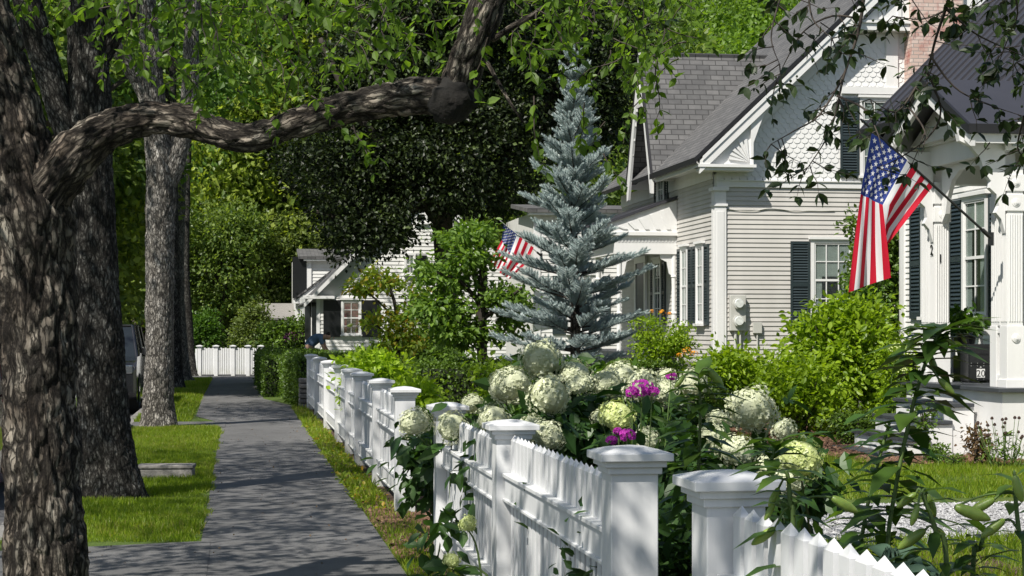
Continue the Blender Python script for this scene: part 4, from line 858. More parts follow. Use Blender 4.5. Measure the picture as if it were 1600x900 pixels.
# ================================================================== CARS on the street
def car(label, paintm, loc, L=4.4, Wd=1.8, prof=None, cab=None, wr=.34, gz=.35):
    root = thing('parked_car', label, 'car', loc, TH, 'cars parked along the kerb')
    S = lambda u, v, w: (w, u, v)       # u along the car, v up, w across
    h = Wd/2; mb = MB(); mb.prism(prof, -h, h, S); b = mb.build('body', paintm, root, bevel=.07)
    mb = MB(); n = len(cab); k = .12
    lo = [S(u, v, s*(h-.06-(k if v > cab[0][1]+.1 else 0))) for s in (-1, 1) for u, v in cab]
    mb.add(lo, [tuple(range(n)), tuple(range(2*n-1, n-1, -1))]+[(i, (i+1) % n, n+(i+1) % n, n+i) for i in range(n)]); mb.build('windows', M['carglass'], root, bevel=.03)
    top = [c for c in cab if c[1] > cab[0][1]+.1]; u0, u1 = min(c[0] for c in top), max(c[0] for c in top); z = max(c[1] for c in top)
    mb = MB(); mb.box(-h+.17, h-.17, u0-.03, u1+.03, z-.03, z+.035); mb.build('roof', paintm, root, bevel=.03)
    for s in (-1, 1):
        for (ua, va), (ub, vb) in zip(cab, cab[1:]+cab[:1]):
            if abs(va-vb) > .2: mb = MB(); mb.cyl(S(ua, va, s*(h-.06)) if va < vb else S(ua, va, s*(h-.18)), S(ub, vb, s*(h-.18)) if va < vb else S(ub, vb, s*(h-.06)), .035); mb.build('pillar', paintm, root)
        um = (u0+u1)/2; mb = MB(); mb.cyl(S(um, cab[0][1], s*(h-.05)), S(um, z, s*(h-.17)), .03); mb.build('pillar', paintm, root)
    for s in (-1, 1):
        for u in (L*.19, L*.81):
            mb = MB(); mb.cyl(S(u, wr, s*(h-.20)), S(u, wr, s*(h+.01)), wr, wr, 24); wl = mb.build('wheel', M['tyre'], root, bevel=.03)
            mb = MB(); mb.cyl(S(u, wr, s*(h)), S(u, wr, s*(h+.025)), wr*.62, wr*.5, 12); mb.build('rim', M['chrome'], wl)
        mb = MB(); uu = L*.31; mb.box(s*(h+.02) if s > 0 else -h-.22, h+.22 if s > 0 else -h-.02, uu, uu+.1, cab[0][1]+.02, cab[0][1]+.22); mr = mb.build('mirror', paintm, root, bevel=.03)
        mb = MB(); mb.box((h+.04) if s > 0 else -h-.20, h+.20 if s > 0 else -h-.04, uu+.1, uu+.106, cab[0][1]+.04, cab[0][1]+.20); mb.build('mirror_glass', M['chrome'], mr)
        mb = MB(); a, c = sorted((s*(h-.08), s*(h-.42))); mb.box(a, c, -.02, .05, gz+.33, gz+.50); mb.build('headlight', M['glass'] if False else M['chrome'], root, bevel=.02)
        mb = MB(); a, c = sorted((s*(h-.05), s*(h-.25))); mb.box(a, c, L-.05, L+.015, gz+.40, gz+.65); mb.build('tail_light', M['redcar'], root, bevel=.02)
    mb = MB(); mb.box(-h*.5, h*.5, -.025, .03, gz+.12, gz+.34)
    for i in range(5): mb.box(-h*.5, h*.5, -.04, -.025, gz+.14+i*.045, gz+.155+i*.045)
    mb.build('grille', M['chrome'], root); mb = MB(); mb.box(-.25, .25, -.05, -.03, gz, gz+.11); mb.build('number_plate', M['white'], root)
    return root
sed = [(0, .3), (.02, .70), (.15, .82), (1.15, .95), (3.7, 1.0), (4.35, .92), (4.4, .4), (4.3, .22), (.15, .22)]
sedc = [(1.0, .93), (4.0, .96), (3.4, 1.40), (1.85, 1.42)]
car('dark red car at the left edge behind the nearest trunk', M['redcar'], W(-3.3, 17.5, -.13), 4.4, 1.8, sed, sedc)
car('white car glimpsed between the two nearest trunks', M['whitecar'], W(-3.1, 25.2, -.13), 4.4, 1.8, sed, sedc)
suv = [(0, .4), (.0, .95), (.12, 1.08), (1.2, 1.15), (4.6, 1.15), (4.7, 1.0), (4.7, .45), (4.55, .33), (.12, .33)]
suvc = [(1.15, 1.13), (4.6, 1.13), (4.4, 1.76), (1.65, 1.78)]
car('black off-road vehicle facing the camera behind the pale trunk', M['suv'], W(-2.90, 36.2, -.13), 4.7, 1.85, suv, suvc, .40, .5)

# ================================================================== STREET TREES
def limb(root, name, mat, pts, rads, seg=24, sub=10, rough=.12, freq=3, flare=0, seed=0, ridge=None):
    mb = MB(); mb.tube(pts, rads, seg, sub, rough, freq, flare, seed, ridge=ridge); return mb.build(name, mat, root, smooth=True)
def pz(px, rp, z): return rp*z/FPX
def ptl(lst): return [at(a, b, c) for a, b, c, d in lst], [d*c/FPX for a, b, c, d in lst]
def crown(root, rng, blobs, nclump, per, sig, size, mat, T=T_FAR, keep=None, shell=.35):
    P, o = blobs_pts(rng, blobs, nclump, per, sig, shell)
    if keep is not None: k = keep(P); P, o = P[k], o[k]
    return leaf_obj('crown', rng, P, o, size, mat, root, T)
# ---- nearest tree (apple-like) with the long crooked limb
T1 = thing('street_tree', 'nearest thick trunk at left with plated bark and long crooked limb', 'tree', (0, 0, 0), 0, 'street trees')
def fix(root, base):     # put the empty at the foot, keep the parts where they are
    base = Vector(base); root.location = base
    for c in root.children: c.matrix_parent_inverse = Matrix.Translation(base).inverted()
P_, R_ = ptl([(72, 985, 9.8, 80), (72, 900, 9.8, 66), (66, 760, 9.8, 59), (62, 600, 9.8, 58), (58, 450, 9.8, 60), (45, 350, 9.8, 72), (28, 260, 9.8, 62), (8, 150, 9.8, 48), (-22, 30, 9.8, 44), (-60, -120, 9.8, 38)])
trk = limb(T1, 'trunk', M['bark_apple'], P_, R_, 120, 46, .09, 4, .35, 3, (15, .33, .020))
P_, R_ = ptl([(35, 400, 9.78, 36), (62, 322, 9.75, 46), (112, 252, 9.72, 44), (160, 208, 9.7, 37), (225, 187, 9.65, 31), (290, 190, 9.6, 29), (350, 210, 9.55, 26), (400, 213, 9.5, 25), (460, 195, 9.45, 26), (530, 170, 9.4, 29), (600, 158, 9.35, 30), (660, 150, 9.3, 33), (708, 148, 9.3, 36), (722, 140, 9.3, 22)])
limb(T1, 'limb', M['bark_apple'], P_, [q*.9 for q in R_], 84, 22, .12, 7, 0, 5, (15, .33, .015))
P_, R_ = ptl([(703, 172, 9.3, 24), (714, 140, 9.28, 32), (728, 98, 9.25, 29), (746, 50, 9.2, 28), (766, -5, 9.2, 29), (800, -90, 9.2, 27), (830, -220, 9.3, 20)])
limb(T1, 'limb', M['bark_apple'], P_, R_, 84, 26, .08, 6, 0, 8, (15, .33, .014))
for k, lst in enumerate(([(770, 62, 9.2, 5), (800, 42, 9.1, 5), (850, 12, 9.0, 4), (900, -30, 8.9, 4)], [(760, 95, 9.2, 3.5), (785, 140, 9.1, 3), (800, 165, 9.0, 2.5), (818, 192, 9, 1.5)],
                         [(430, 40, 10.2, 3), (460, 15, 10.1, 3), (490, -30, 10, 4)], [(-40, -20, 9.8, 26), (150, -170, 9.6, 20), (420, -240, 9.4, 16), (560, -260, 9.2, 10)], [(690, 172, 9.25, 18), (706, 176, 9.22, 20), (718, 172, 9.2, 8)])):
    P_, R_ = ptl(lst); limb(T1, 'branch', M['bark_apple'], P_, R_, 8, 5, .05, 9)
# sprays of leaves: twigs with leaves, kept out of the clear parts of the view
def sprays(rng, starts, twiglen, nl, size, droop=.8, T=T_LEAF, rt=.004):
    tw = MB(); LP = []; LD = []; LN = []
    for s in starts:
        d = Vector(rng.normal(size=3)); d.z = -abs(d.z)*droop-.2; d.normalize(); p = Vector(s); L = twiglen*rng.uniform(.5, 1.2); n = max(3, int(nl*L/twiglen)); pts = [p.copy()]
        for i in range(n):
            d = (d+Vector(rng.normal(size=3))*.22+Vector((0, 0, -.06))).normalized(); p = p+d*(L/n); pts.append(p.copy())
            for _ in range(2 if i < n-1 else 3):
                ld = (d*.5+Vector(rng.normal(size=3))*.7+Vector((0, 0, -.35))).normalized(); LP.append(p); LD.append(ld); LN.append(Vector(rng.normal(size=3))*.5+Vector((0, 0, 1)))
        tw.tube(pts, [rt*(1-.7*i/(len(pts)-1)) for i in range(len(pts))], 4, 1, cap=False)
    LP, LD, LN = (np.array([tuple(v) for v in q]) for q in (LP, LD, LN))
    V, F = scatter(T, LP, LD, LN, size*(.55+.8*rng.random(len(LP)))); return tw, V, F
rng = np.random.default_rng(11)
def ylim_apple(px):
    return np.interp(px, [150, 180, 330, 430, 560, 700, 760, 830, 900, 1000, 1060, 1085, 1110], [40, 130, 150, 150, 120, 110, 100, 150, 210, 240, 110, 60, -60])
S = rng.uniform((-4.8, 7.6, 2.9), (2.2, 12.5, 6.8), (5200, 3)); qx, qy = proj(S)
k = (qy < ylim_apple(qx)-rng.uniform(0, 150, len(S))) & (qx > -2500)
k &= ((S[:, 0]+1.2)/3.6)**2+((S[:, 1]-10)/3)**2+((S[:, 2]-4.6)/2.4)**2 < 1
S = S[k]; inv = (proj(S)[1] > -40); vis = S[inv]; off = S[~inv]
vis = vis[:250]; off = off[:420]
# unseen crown extension over sidewalk and camera, added to shade walk and fence
S2 = np.concatenate([rng.normal(size=(900, 3))*np.array(sg)+np.array(c) for c, sg in (((-4.6, 8.2, 5.6), (1.1, 1.5, .8)), ((-5.0, 10.5, 6.0), (1.0, 1.3, .8)), ((-2.3, 4.2, 6.0), (1.5, 1.5, .8)), ((-1.7, 2.6, 6.4), (1.2, 1.4, .7)), ((-3.4, 3.4, 6.0), (1.2, 1.5, .7)), ((-3.2, 1.5, 6.6), (1.4, 1.4, .7)))])
cl = rng.integers(0, len(S2), 185); S2 = (S2[cl][:, None, :]+rng.normal(size=(185, 11, 3))*.30).reshape(-1, 3); S2 = S2[(S2[:, 2] > 3.2) & ((S2[:, 1] < .5) | (proj(S2)[1] < -60))]
_e = np.random.default_rng(78); vis = np.array([q for q in vis if not (845 < proj(q)[0] < 945 and proj(q)[1] > 20 and _e.random() < .85)])
vis = np.array([q for q in vis if not (672 < proj(q)[0] < 800 and proj(q)[1] > -60 and q[1] < 9.6 and _e.random() < .9)])
extra = [at(a+rng.uniform(-18, 18), b, 9.3+rng.uniform(-.4, .4)) for a, b in ((545, 195), (560, 200), (585, 215), (840, 90), (930, 160), (950, 190), (960, 90), (1000, 60), (1020, 40), (1040, 60), (850, 150), (940, 240), (970, 60), (1030, 90), (880, 10), (920, 20), (990, 20), (1050, 10), (640, 90), (475, 150), (460, 100), (800, 20))]
tw, V, F = sprays(rng, [tuple(x) for x in vis]+[tuple(x) for x in off]+[tuple(x) for x in extra], .36, 8, .060)
tw2, V2, F2 = sprays(rng, [tuple(x) for x in S2], .42, 8, .075)
meta(tw2.build('twigs', M['twig'], T1), None, None, None, 'stuff'); link('crown', mesh_np('crown', V2, F2), M['leaf_apple'], T1)  # twigs and crown of the added, unseen shade sprays
meta(tw.build('twigs', M['twig'], T1), None, None, None, 'stuff'); link('crown', mesh_np('crown', V, F), M['leaf_apple'], T1)
mb = MB(); c0 = at(706, 158, 9.24); vs = []; fs = []
for i in range(15):
    for j in range(22):
        th, ph = math.pi*i/14, 2*math.pi*j/22; d = Vector((math.sin(th)*math.cos(ph), math.sin(th)*math.sin(ph), math.cos(th)))
        vs.append(c0+Vector((d.x*.125, d.y*.13, d.z*.115))*(1+.28*noise.noise(d*2.2)+.14*noise.noise(d*6)))
mb.add(vs, [(i*22+j, i*22+(j+1) % 22, (i+1)*22+(j+1) % 22, (i+1)*22+j) for i in range(14) for j in range(22)])
mb.build('knot', plain('blackened_wood', (.007, .006, .005), .95, .6, 14, bst=1, bsc=40), T1, smooth=True)
fix(T1, at(72, 0, 9.8)*1.0); T1.location.z = 0
for c in T1.children: c.matrix_parent_inverse = Matrix.Translation(T1.location).inverted()

# ---- second tree
def street_tree(label, trunks, blobs, seed, mat='leaf_maple', bark='bark_maple', nc=520, per=26, sig=.45, size=.13, ymax=None, rough=.08):
    root = thing('street_tree', label, 'tree', (0, 0, 0), 0, 'street trees')
    for i, l in enumerate(trunks):
        P_, R_ = ptl(l); limb(root, 'trunk' if i == 0 else 'limb', M[bark], P_, R_, (96 if seed < 23 else 24) if i == 0 else 40, (40 if seed < 23 else 12) if i == 0 else 24, rough, 3, .6 if i == 0 else 0, seed+i, (24, .32, .013) if seed < 23 else None)
    rng = np.random.default_rng(seed)
    keep = None
    if ymax: keep = lambda P: (lambda q: q[1] < np.interp(q[0], *ymax)+20*np.random.default_rng(1).normal(size=len(P)))(proj(P))
    crown(root, rng, blobs, nc, per, sig, size, M[mat], keep=keep)
    a = trunks[0][0]; b = at(a[0], a[1], a[2]); b.z = 0; fix(root, b); return root
street_tree('dark rough trunk with lichen, second from the camera at left',
    [[(174, 800, 16.8, 54), (172, 760, 16.8, 47), (163, 680, 16.8, 42), (158, 600, 16.8, 40), (151, 450, 16.8, 36), (143, 300, 16.8, 35), (140, 150, 16.8, 33), (137, 0, 16.8, 32), (135, -250, 16.8, 26), (150, -700, 16.8, 12)],
     [(135, 260, 16.8, 22), (105, 200, 16.75, 22), (78, 120, 16.7, 22), (50, 30, 16.6, 22), (20, -80, 16.5, 20), (-60, -300, 16, 12)],
     [(160, 90, 16.8, 14), (182, 45, 16.8, 16), (203, 0, 16.8, 17), (240, -120, 17, 14), (330, -350, 17.5, 8)]],
    [(-4.2, 15.5, 8.6, 3.2, 3.4, 2.4), (-2.6, 17.2, 9.5, 2.8, 3, 2.2), (-7.4, 16.5, 9.5, 2.4, 2.6, 2.2), (-6.6, 12.2, 7.8, 2.4, 2.6, 1.8), (-8.2, 14.5, 9, 2, 2, 1.6), (-3.8, 17, 11.5, 3, 3, 2)], 21, ymax=([-2000, 0, 2000], [-20, 60, 60]), nc=620, sig=.38)  # the low blob out of view at left is added to shade the sidewalk
street_tree('pale brown trunk lit by sun, forking high, third from the camera',
    [[(246, 680, 28.9, 32), (247, 655, 28.9, 26), (249, 560, 28.9, 22), (250, 450, 28.9, 22), (250, 350, 28.9, 23), (252, 270, 28.9, 24), (244, 200, 28.9, 20), (236, 100, 28.9, 17), (229, 0, 28.9, 15), (222, -200, 28.9, 11), (230, -450, 28.9, 6)],
     [(255, 300, 28.9, 18), (272, 255, 28.9, 17), (290, 190, 28.9, 14), (298, 120, 28.9, 13), (300, 20, 28.9, 12), (310, -150, 28.9, 9), (330, -400, 28.9, 5)],
     [(246, 200, 28.9, 11), (222, 140, 28.9, 12), (196, 95, 28.7, 12), (160, 40, 28.4, 10)]],
    [(-8.8, 26.5, 10.6, 3.0, 3.0, 2.6), (-8.9, 27.6, 11.5, 2.2, 2.4, 2.2), (-9.6, 30, 10.5, 2.6, 3, 2.6), (-9, 29, 13.2, 2.4, 2.6, 2.2)], 22, bark='bark_maple2', ymax=([0, 200, 400, 2000], [150, 120, 90, 20]), nc=430, size=.15)
street_tree('dark narrow trunk right behind the pale forked one',
    [[(268, 612, 47, 20), (270, 596, 47, 16), (270, 500, 47, 13), (268, 380, 47, 12), (266, 200, 47, 10), (270, 0, 47, 6)]],
    [(-9.5, 46, 9, 3, 3, 2.6), (-8.2, 48, 10, 2.6, 3, 2.5), (-10.5, 48, 10.5, 3, 3, 3)], 23, nc=130, per=26, size=.2, ymax=([0, 250, 330, 420, 2000], [330, 300, 330, 200, 0]))
street_tree('leaning brown trunk before the far white fence',
    [[(290, 603, 53, 16), (286, 585, 53, 12), (281, 520, 53, 11), (278, 440, 53, 10), (282, 300, 53, 8), (290, 100, 53, 5)]],
    [(-10, 52, 8.4, 2.6, 3, 2.6), (-9, 54, 10.5, 3, 3, 3)], 24, bark='bark_maple2', nc=110, per=26, size=.2, ymax=([0, 250, 330, 420, 2000], [360, 340, 330, 200, 0]))
street_tree('slim dark trunk of the farthest street tree by the fence',
    [[(302, 594, 60, 10), (298, 570, 60, 8), (294, 500, 60, 7), (290, 400, 60, 6), (296, 200, 60, 4)]],
    [(-11, 60, 9, 2.8, 3, 3), (-9.5, 61, 11, 3, 3, 3)], 25, nc=30, per=26, size=.2, ymax=([0, 250, 330, 420, 2000], [380, 380, 380, 200, 0]))

# ---- copper maple in the middle
cmr = thing('copper_maple', 'huge dark copper-leaved maple behind the limb, over the far white house', 'tree', (0, 0, 0))
for l in ([(705, 600, 46, 22), (702, 520, 46, 18), (698, 430, 46, 17), (690, 300, 46, 16), (700, 100, 46, 12), (720, -50, 46, 6)], [(695, 360, 46, 11), (640, 280, 45, 10), (560, 180, 44, 7), (500, 60, 44, 4)], [(695, 340, 46, 11), (780, 260, 46, 9), (860, 150, 46, 7), (930, 20, 46, 4)], [(694, 320, 46, 9), (610, 330, 45, 6), (540, 340, 44, 4), (490, 330, 44, 3)]):
    l = [(a, b if b < 590 else 588, c+7, d) for a, b, c, d in l]; P_, R_ = ptl(l); limb(cmr, 'trunk' if l[0][0] == 705 else 'limb', M['bark_dark'], P_, R_, 14, 8, .06)
rng = np.random.default_rng(41)
def pb(px, py, Y, rx, ry, rz=None): c = at(px, py, Y); return (c.x, c.y, c.z, rx*Y/FPX, (rz or rx)*Y/FPX, ry*Y/FPX)
def pb_(b, d): k = (b[1]+d)/b[1]; return (b[0]*k, b[1]+d, CH+(b[2]-CH)*k, b[3]*k, b[4]*k, b[5]*k)
bl = [pb(480, 260, 47, 40, 60), pb(600, 310, 45, 100, 95), (pb(565, 250, 45, 75, 120)), pb(690, 230, 45, 130, 110), pb(640, 110, 46, 150, 130), pb(820, 150, 46, 110, 140), pb(760, 300, 46, 100, 50), pb(900, 120, 47, 90, 120), pb(930, 200, 47, 60, 90), pb(740, 0, 46, 180, 100), pb(560, 360, 44, 75, 50), pb(960, 60, 48, 70, 80), pb(560, 160, 46, 60, 100)]
bl = [pb_(x, 7) for x in bl]
bot = ([380, 450, 480, 520, 560, 610, 650, 680, 700, 760, 830, 880, 1000, 1030], [250, 290, 330, 410, 412, 405, 370, 345, 330, 340, 330, 300, 200, 60])
def kp(P):
    x, y = proj(P); r = np.random.default_rng(2)
    ok = (y < np.interp(x, *bot)+14*r.normal(size=len(P)))
    hole = (((x-657)/18)**2+((y-340)/32)**2 < 1) & (r.random(len(P)) < .8)
    return ok & ~hole
crown(cmr, rng, bl, 1250, 85, .42, .14, M['leaf_copper'], keep=kp, shell=.45)
b = at(705, 600, 53); b.z = 0; fix(cmr, b)

# ---- background trees: three crown shapes shared by copies
protos = []
for i in range(3):
    r = np.random.default_rng(60+i); bl = [(0, 0, 0, .8, .8, .8)]+[(r.uniform(-.5, .5), r.uniform(-.5, .5), r.uniform(-.55, .55), r.uniform(.35, .5), r.uniform(.35, .5), r.uniform(.3, .45)) for _ in range(9)]
    P, o_ = blobs_pts(r, bl, 560, 26, .085, .7); V, F = leafmesh(r, P, o_, .058); me = mesh_np('crown', V, F); protos.append(me)
tb = MB(); tb.tube([(0, 0, 0), (.02, 0, .5), (-.02, .02, 1.0), (0, 0, 1.7)], [.05, .035, .03, .012], 10, 5, .1)
for a in range(6): t = a*1.05; tb.tube([(0, 0, .75+a*.08), (math.cos(t)*.3, math.sin(t)*.3, 1.05+a*.08), (math.cos(t)*.62, math.sin(t)*.62, 1.25+a*.1)], [.022, .014, .005], 6, 4)
tme = tb.build('trunk', M['bark_dark']); tmesh = tme.data; bpy.data.objects.remove(tme)
crm = {}
def bgtree(label, px, Y, zc, r, mat, k, name='broadleaf_tree', sz=1.1, base=0):
    c = at(px, 0, Y); root = thing(name, label, 'tree', (c.x, c.y, base), k*1.3+px, 'trees beyond the gardens')
    key = (k % 3, mat)
    if key not in crm: m = protos[k % 3].copy(); m.materials.clear(); m.materials.append(M[mat]); crm[key] = m
    o = link('crown', crm[key], None, root); o.location = (0, 0, zc-base); o.scale = (r, r, r*sz)
    t = link('trunk', tmesh, None, root); t.scale = ((zc-base)/1.45,)*3
    return root
bg = [('mid green tree across the street at the far left edge', -10, 46, 8, 4.2, 'leaf_mid'), ('low tree across the street between the first two trunks', 60, 48, 4.5, 3.6, 'leaf_light'), ('bright tree seen behind the dark lichened trunk', 100, 50, 7, 4, 'leaf_light'),
      ('tall green tree left of the pale forked trunk', 215, 86, 13, 6.5, 'leaf_mid'), ('leafy tree above the parked black car', 185, 74, 4.5, 3.5, 'leaf_mid'), ('tall tree right of the pale forked trunk', 350, 86, 12, 6.5, 'leaf_mid'),
      ('green tree whose crown hangs above the far white fence', 330, 78, 7, 4.6, 'leaf_light'), ('dark green tree beside the copper maple', 445, 80, 9.0, 4.6, 'leaf_mid'), ('tall tree behind the dark green one', 450, 78, 15, 6.5, 'leaf_light'),
      ('tall tree behind the copper maple at left', 600, 82, 15, 7, 'leaf_mid'), ('tall tree behind the copper maple at right', 780, 80, 15, 7, 'leaf_mid'), ('dark tree behind the spruce top', 900, 74, 10, 6, 'leaf_mid'),
      ('bushy tree behind the spruce and the grey house', 860, 66, 6, 4.5, 'leaf_mid'), ('pale willowy tree by the far fence', 400, 76, 4.0, 2.8, 'leaf_willow'), ('bushy green tree straight behind the far white fence', 345, 74, 4.4, 2.6, 'leaf_mid'), ('rounded low tree at the left end of the far fence', 305, 78, 4.0, 2.8, 'leaf_light'),
      ('small light tree far behind the street trunks', 290, 84, 5, 4, 'leaf_light'), ('green tree far across the street', 120, 96, 12, 7, 'leaf_mid'), ('tree filling the gap beside the far left trunk', 25, 40, 8, 3.2, 'leaf_mid'),
      ('tree in front of the hill left of the roof', 1010, 84, 11, 6, 'leaf_mid'), ('tree between the two houses behind the big flag', 1410, 60, 6, 4, 'leaf_mid'), ('leafy tree far down the street', 240, 92, 9, 6, 'leaf_light'), ('round tree far behind the leftmost house wing', 500, 88, 8, 6, 'leaf_mid')]
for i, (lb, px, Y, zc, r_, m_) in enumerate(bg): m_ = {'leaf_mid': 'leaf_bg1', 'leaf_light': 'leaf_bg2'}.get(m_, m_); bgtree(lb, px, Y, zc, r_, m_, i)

# ================================================================== CRABAPPLE branches over the right side
CR = thing('crabapple_tree', 'crabapple with thin dark twigs hanging across the upper right', 'tree', (0, 0, 0))
mb = MB(); base = Vector((3.6, 7.6, 0)); mb.tube([base, base+Vector((-.05, 0, 1.2)), base+Vector((-.15, -.1, 2.4)), base+Vector((-.4, -.3, 3.4))], [.13, .10, .09, .06], 16, 6, .1, 4, .3); mb.build('trunk', M['bark_apple'], CR, smooth=True)
mb = MB(); top = base+Vector((-.3, -.2, 3.0))
mb.tube([top, (2.6, 6.8, 3.5), (1.8, 6.4, 3.35), (1.3, 6.2, 3.05), (1.05, 6.2, 2.85)], [.05, .035, .025, .015, .01], 8, 5, .1); mb.tube([top, (3.0, 6.4, 3.3), (2.2, 6.0, 3.1), (1.6, 5.9, 2.9)], [.05, .03, .02, .01], 8, 5, .1)
rng = np.random.default_rng(51)
tws = [[(1352, -30), (1345, 30), (1335, 70), (1318, 120), (1308, 165), (1295, 210), (1262, 262)], [(1345, 30), (1300, 25), (1255, 50), (1228, 95), (1212, 130)], [(1490, -30), (1478, 12), (1462, 60), (1450, 105), (1432, 135), (1420, 168)],
       [(1452, 85), (1490, 135), (1535, 160), (1600, 182)], [(1318, 120), (1280, 180), (1240, 205), (1205, 225)], [(1308, 150), (1350, 170), (1370, 205), (1378, 235)], [(1432, 135), (1400, 175), (1360, 155)],
       [(1580, -30), (1590, 20), (1575, 60), (1560, 100)], [(1478, 12), (1520, 50), (1570, 75), (1605, 90)], [(1445, 105), (1470, 170), (1450, 215), (1400, 250), (1370, 262)], [(1420, 168), (1445, 205), (1440, 240)], [(1230, -30), (1215, 10), (1205, 60), (1218, 100)], [(1262, -20), (1270, 30), (1300, 60)],
       [(1480, 15), (1440, 30), (1395, 25)], [(1600, 182), (1590, 230), (1605, 250)]]
tips = []
for i, t in enumerate(tws):
    z = 6.0+.25*math.sin(i*2.1); pts = [at(a, b, z+.12*k*math.sin(i)) for k, (a, b) in enumerate(t)]; r0 = .007 if len(t) > 5 else .0045
    mb.tube(pts, [r0*(1-.75*k/(len(pts)-1)) for k in range(len(pts))], 5, 4, 0)
    for a, b in zip(pts[:-1], pts[1:]):
        for _ in range(2): tips.append(tuple(a.lerp(b, rng.random())))
    tips += [tuple(pts[-1])]*2
_r = np.random.default_rng(77); tips = [q for q in tips if not (1335 < proj(q)[0] < 1475 and 170 < proj(q)[1] < 330 and _r.random() < .72)]
for x in rng.uniform((1170, -60), (1610, 8), (26, 2)): tips.append(tuple(at(x[0], x[1], rng.uniform(5.6, 6.8))))
for x in rng.uniform((1540, -20), (1610, 250), (9, 2)): tips.append(tuple(at(x[0], x[1], rng.uniform(5.8, 6.6))))
mb.build('twigs', M['twig'], CR, smooth=True)
tw, V, F = sprays(rng, tips, .14, 2, .043, rt=.0022); meta(tw.build('twigs', M['twig'], CR), None, None, None, 'stuff'); link('crown', mesh_np('crown', V, F), M['leaf_crab'], CR)
Sx = rng.uniform((.6, 5.4, 3.0), (4.6, 9.2, 4.6), (260, 3)); q = proj(Sx); Sx = Sx[q[1] < -60]
tw, V, F = sprays(rng, [tuple(x) for x in Sx], .4, 8, .06); link('crown', mesh_np('crown', V, F), M['leaf_crab'], CR); meta(tw.build('twigs', M['twig'], CR), None, None, None, 'stuff')
fb = MB()
for x in tips[::7]:
    for _ in range(2): c = Vector(x)+Vector(rng.normal(size=3))*.03; fb.lathe([(.0, -.005), (.0035, -.003), (.0045, .001), (.003, .004), (0, .005)], c, 6)
meta(fb.build('crabapples', M['leaf_crab'], CR, smooth=True), None, None, None, 'stuff'); fix(CR, base)

# ================================================================== BLUE SPRUCE
sp_ = at(897, 588, 27); sp_.z = 0; SP = thing('blue_spruce', 'silvery blue spruce with tiered branches in front of the grey house', 'tree', sp_)
mb = MB(); mb.tube([(0, 0, 0), (.02, 0, 1.5), (0, .01, 3.2), (.0, 0, 4.8), (0, 0, 5.62)], [.09, .075, .05, .022, .008], 10, 6, .06); mb.build('trunk', M['bark_apple'], SP)
rng = np.random.default_rng(71); br = MB(); sh = []      # shoots: (base, tip)
z = .45; wl = 0
while z < 5.55:
    Lm = min(1.18, .10+(5.62-z)*.28)*(1 if z > 1 else .85); nb = 9 if z < 4.6 else 6; a0 = rng.uniform(0, 6)
    zz0 = z
    for i in range(nb):
        z = zz0+rng.uniform(-.11, .11)*(1 if zz0 < 5 else .3); a = a0+i*2*math.pi/nb+rng.normal()*.12; L = Lm*rng.uniform(.5, 1.2); up = np.interp(z, [.5, 3, 5.5], [.12, .38, 1.0])+rng.normal()*.06
        d = Vector((math.cos(a), math.sin(a), up)).normalized(); p0 = Vector((0, 0, z)); p1 = p0+d*L*.55-Vector((0, 0, .03*L)); p2 = p1+(d+Vector((0, 0, .12))).normalized()*L*.45
        br.tube([p0, p1, p2], [.010+.008*L, .009, .004], 5, 3)
        side = d.cross(Vector((0, 0, 1))).normalized(); n = max(2, int(L/.068))
        for k in range(n):
            f = (k+1)/(n+.6); 
            if f < .25 and z < 3: continue
            q = p0.lerp(p1, f/.55) if f < .55 else p1.lerp(p2, (f-.55)/.45)
            sl_n = (.15+.22*(1-f)*min(1, L))*rng.uniform(.7, 1.15)
            for s_ in (-1, 1):
                dd = (d*.75+side*s_*.7+Vector((0, 0, rng.uniform(.0, .6)))).normalized(); sh.append((q, q+dd*sl_n))
                if sl_n > .22: m_ = q+dd*sl_n*.45; sh.append((m_, m_+(d+side*s_*.1+Vector((0, 0, .1))).normalized()*sl_n*.5))
            if rng.random() < .45: sh.append((q, q+(d*.6+Vector((0, 0, .6))).normalized()*sl_n*.6))
        sh.append((p2-(p2-p1).normalized()*.22, p2+(p2-p1).normalized()*.08))
    z = zz0+np.interp(zz0, [.5, 4, 5.6], [.26, .27, .24]); wl += 1
for zz in np.arange(4.7, 5.7, .12): sh.append((Vector((0, 0, zz)), Vector((0, 0, zz+.13))))
br.build('branches', M['twig'], SP)
NP_, ND_, NN_, NS_ = [], [], [], []
for a, b in sh:
    ax = (b-a); L = ax.length; ax.normalize(); e1 = ax.orthogonal().normalized(); e2 = ax.cross(e1); n = int(L/.0030)+10
    for i in range(n):
        f = i/n; t = i*2.399; o = e1*math.cos(t)+e2*math.sin(t); NP_.append(tuple(a+ax*L*f)); NN_.append(tuple(ax)); ND_.append(tuple(o*.95+ax*(.45+.9*f**4))); NS_.append(.046)
V, F = scatter(T_BLADE, np.array(NP_), np.array(ND_), np.array(NN_), np.array(NS_), .26*np.ones(len(NP_)))
link('needles', mesh_np('needles', V, F), M['needle'], SP); SP.scale = (.97, .97, 1.03)

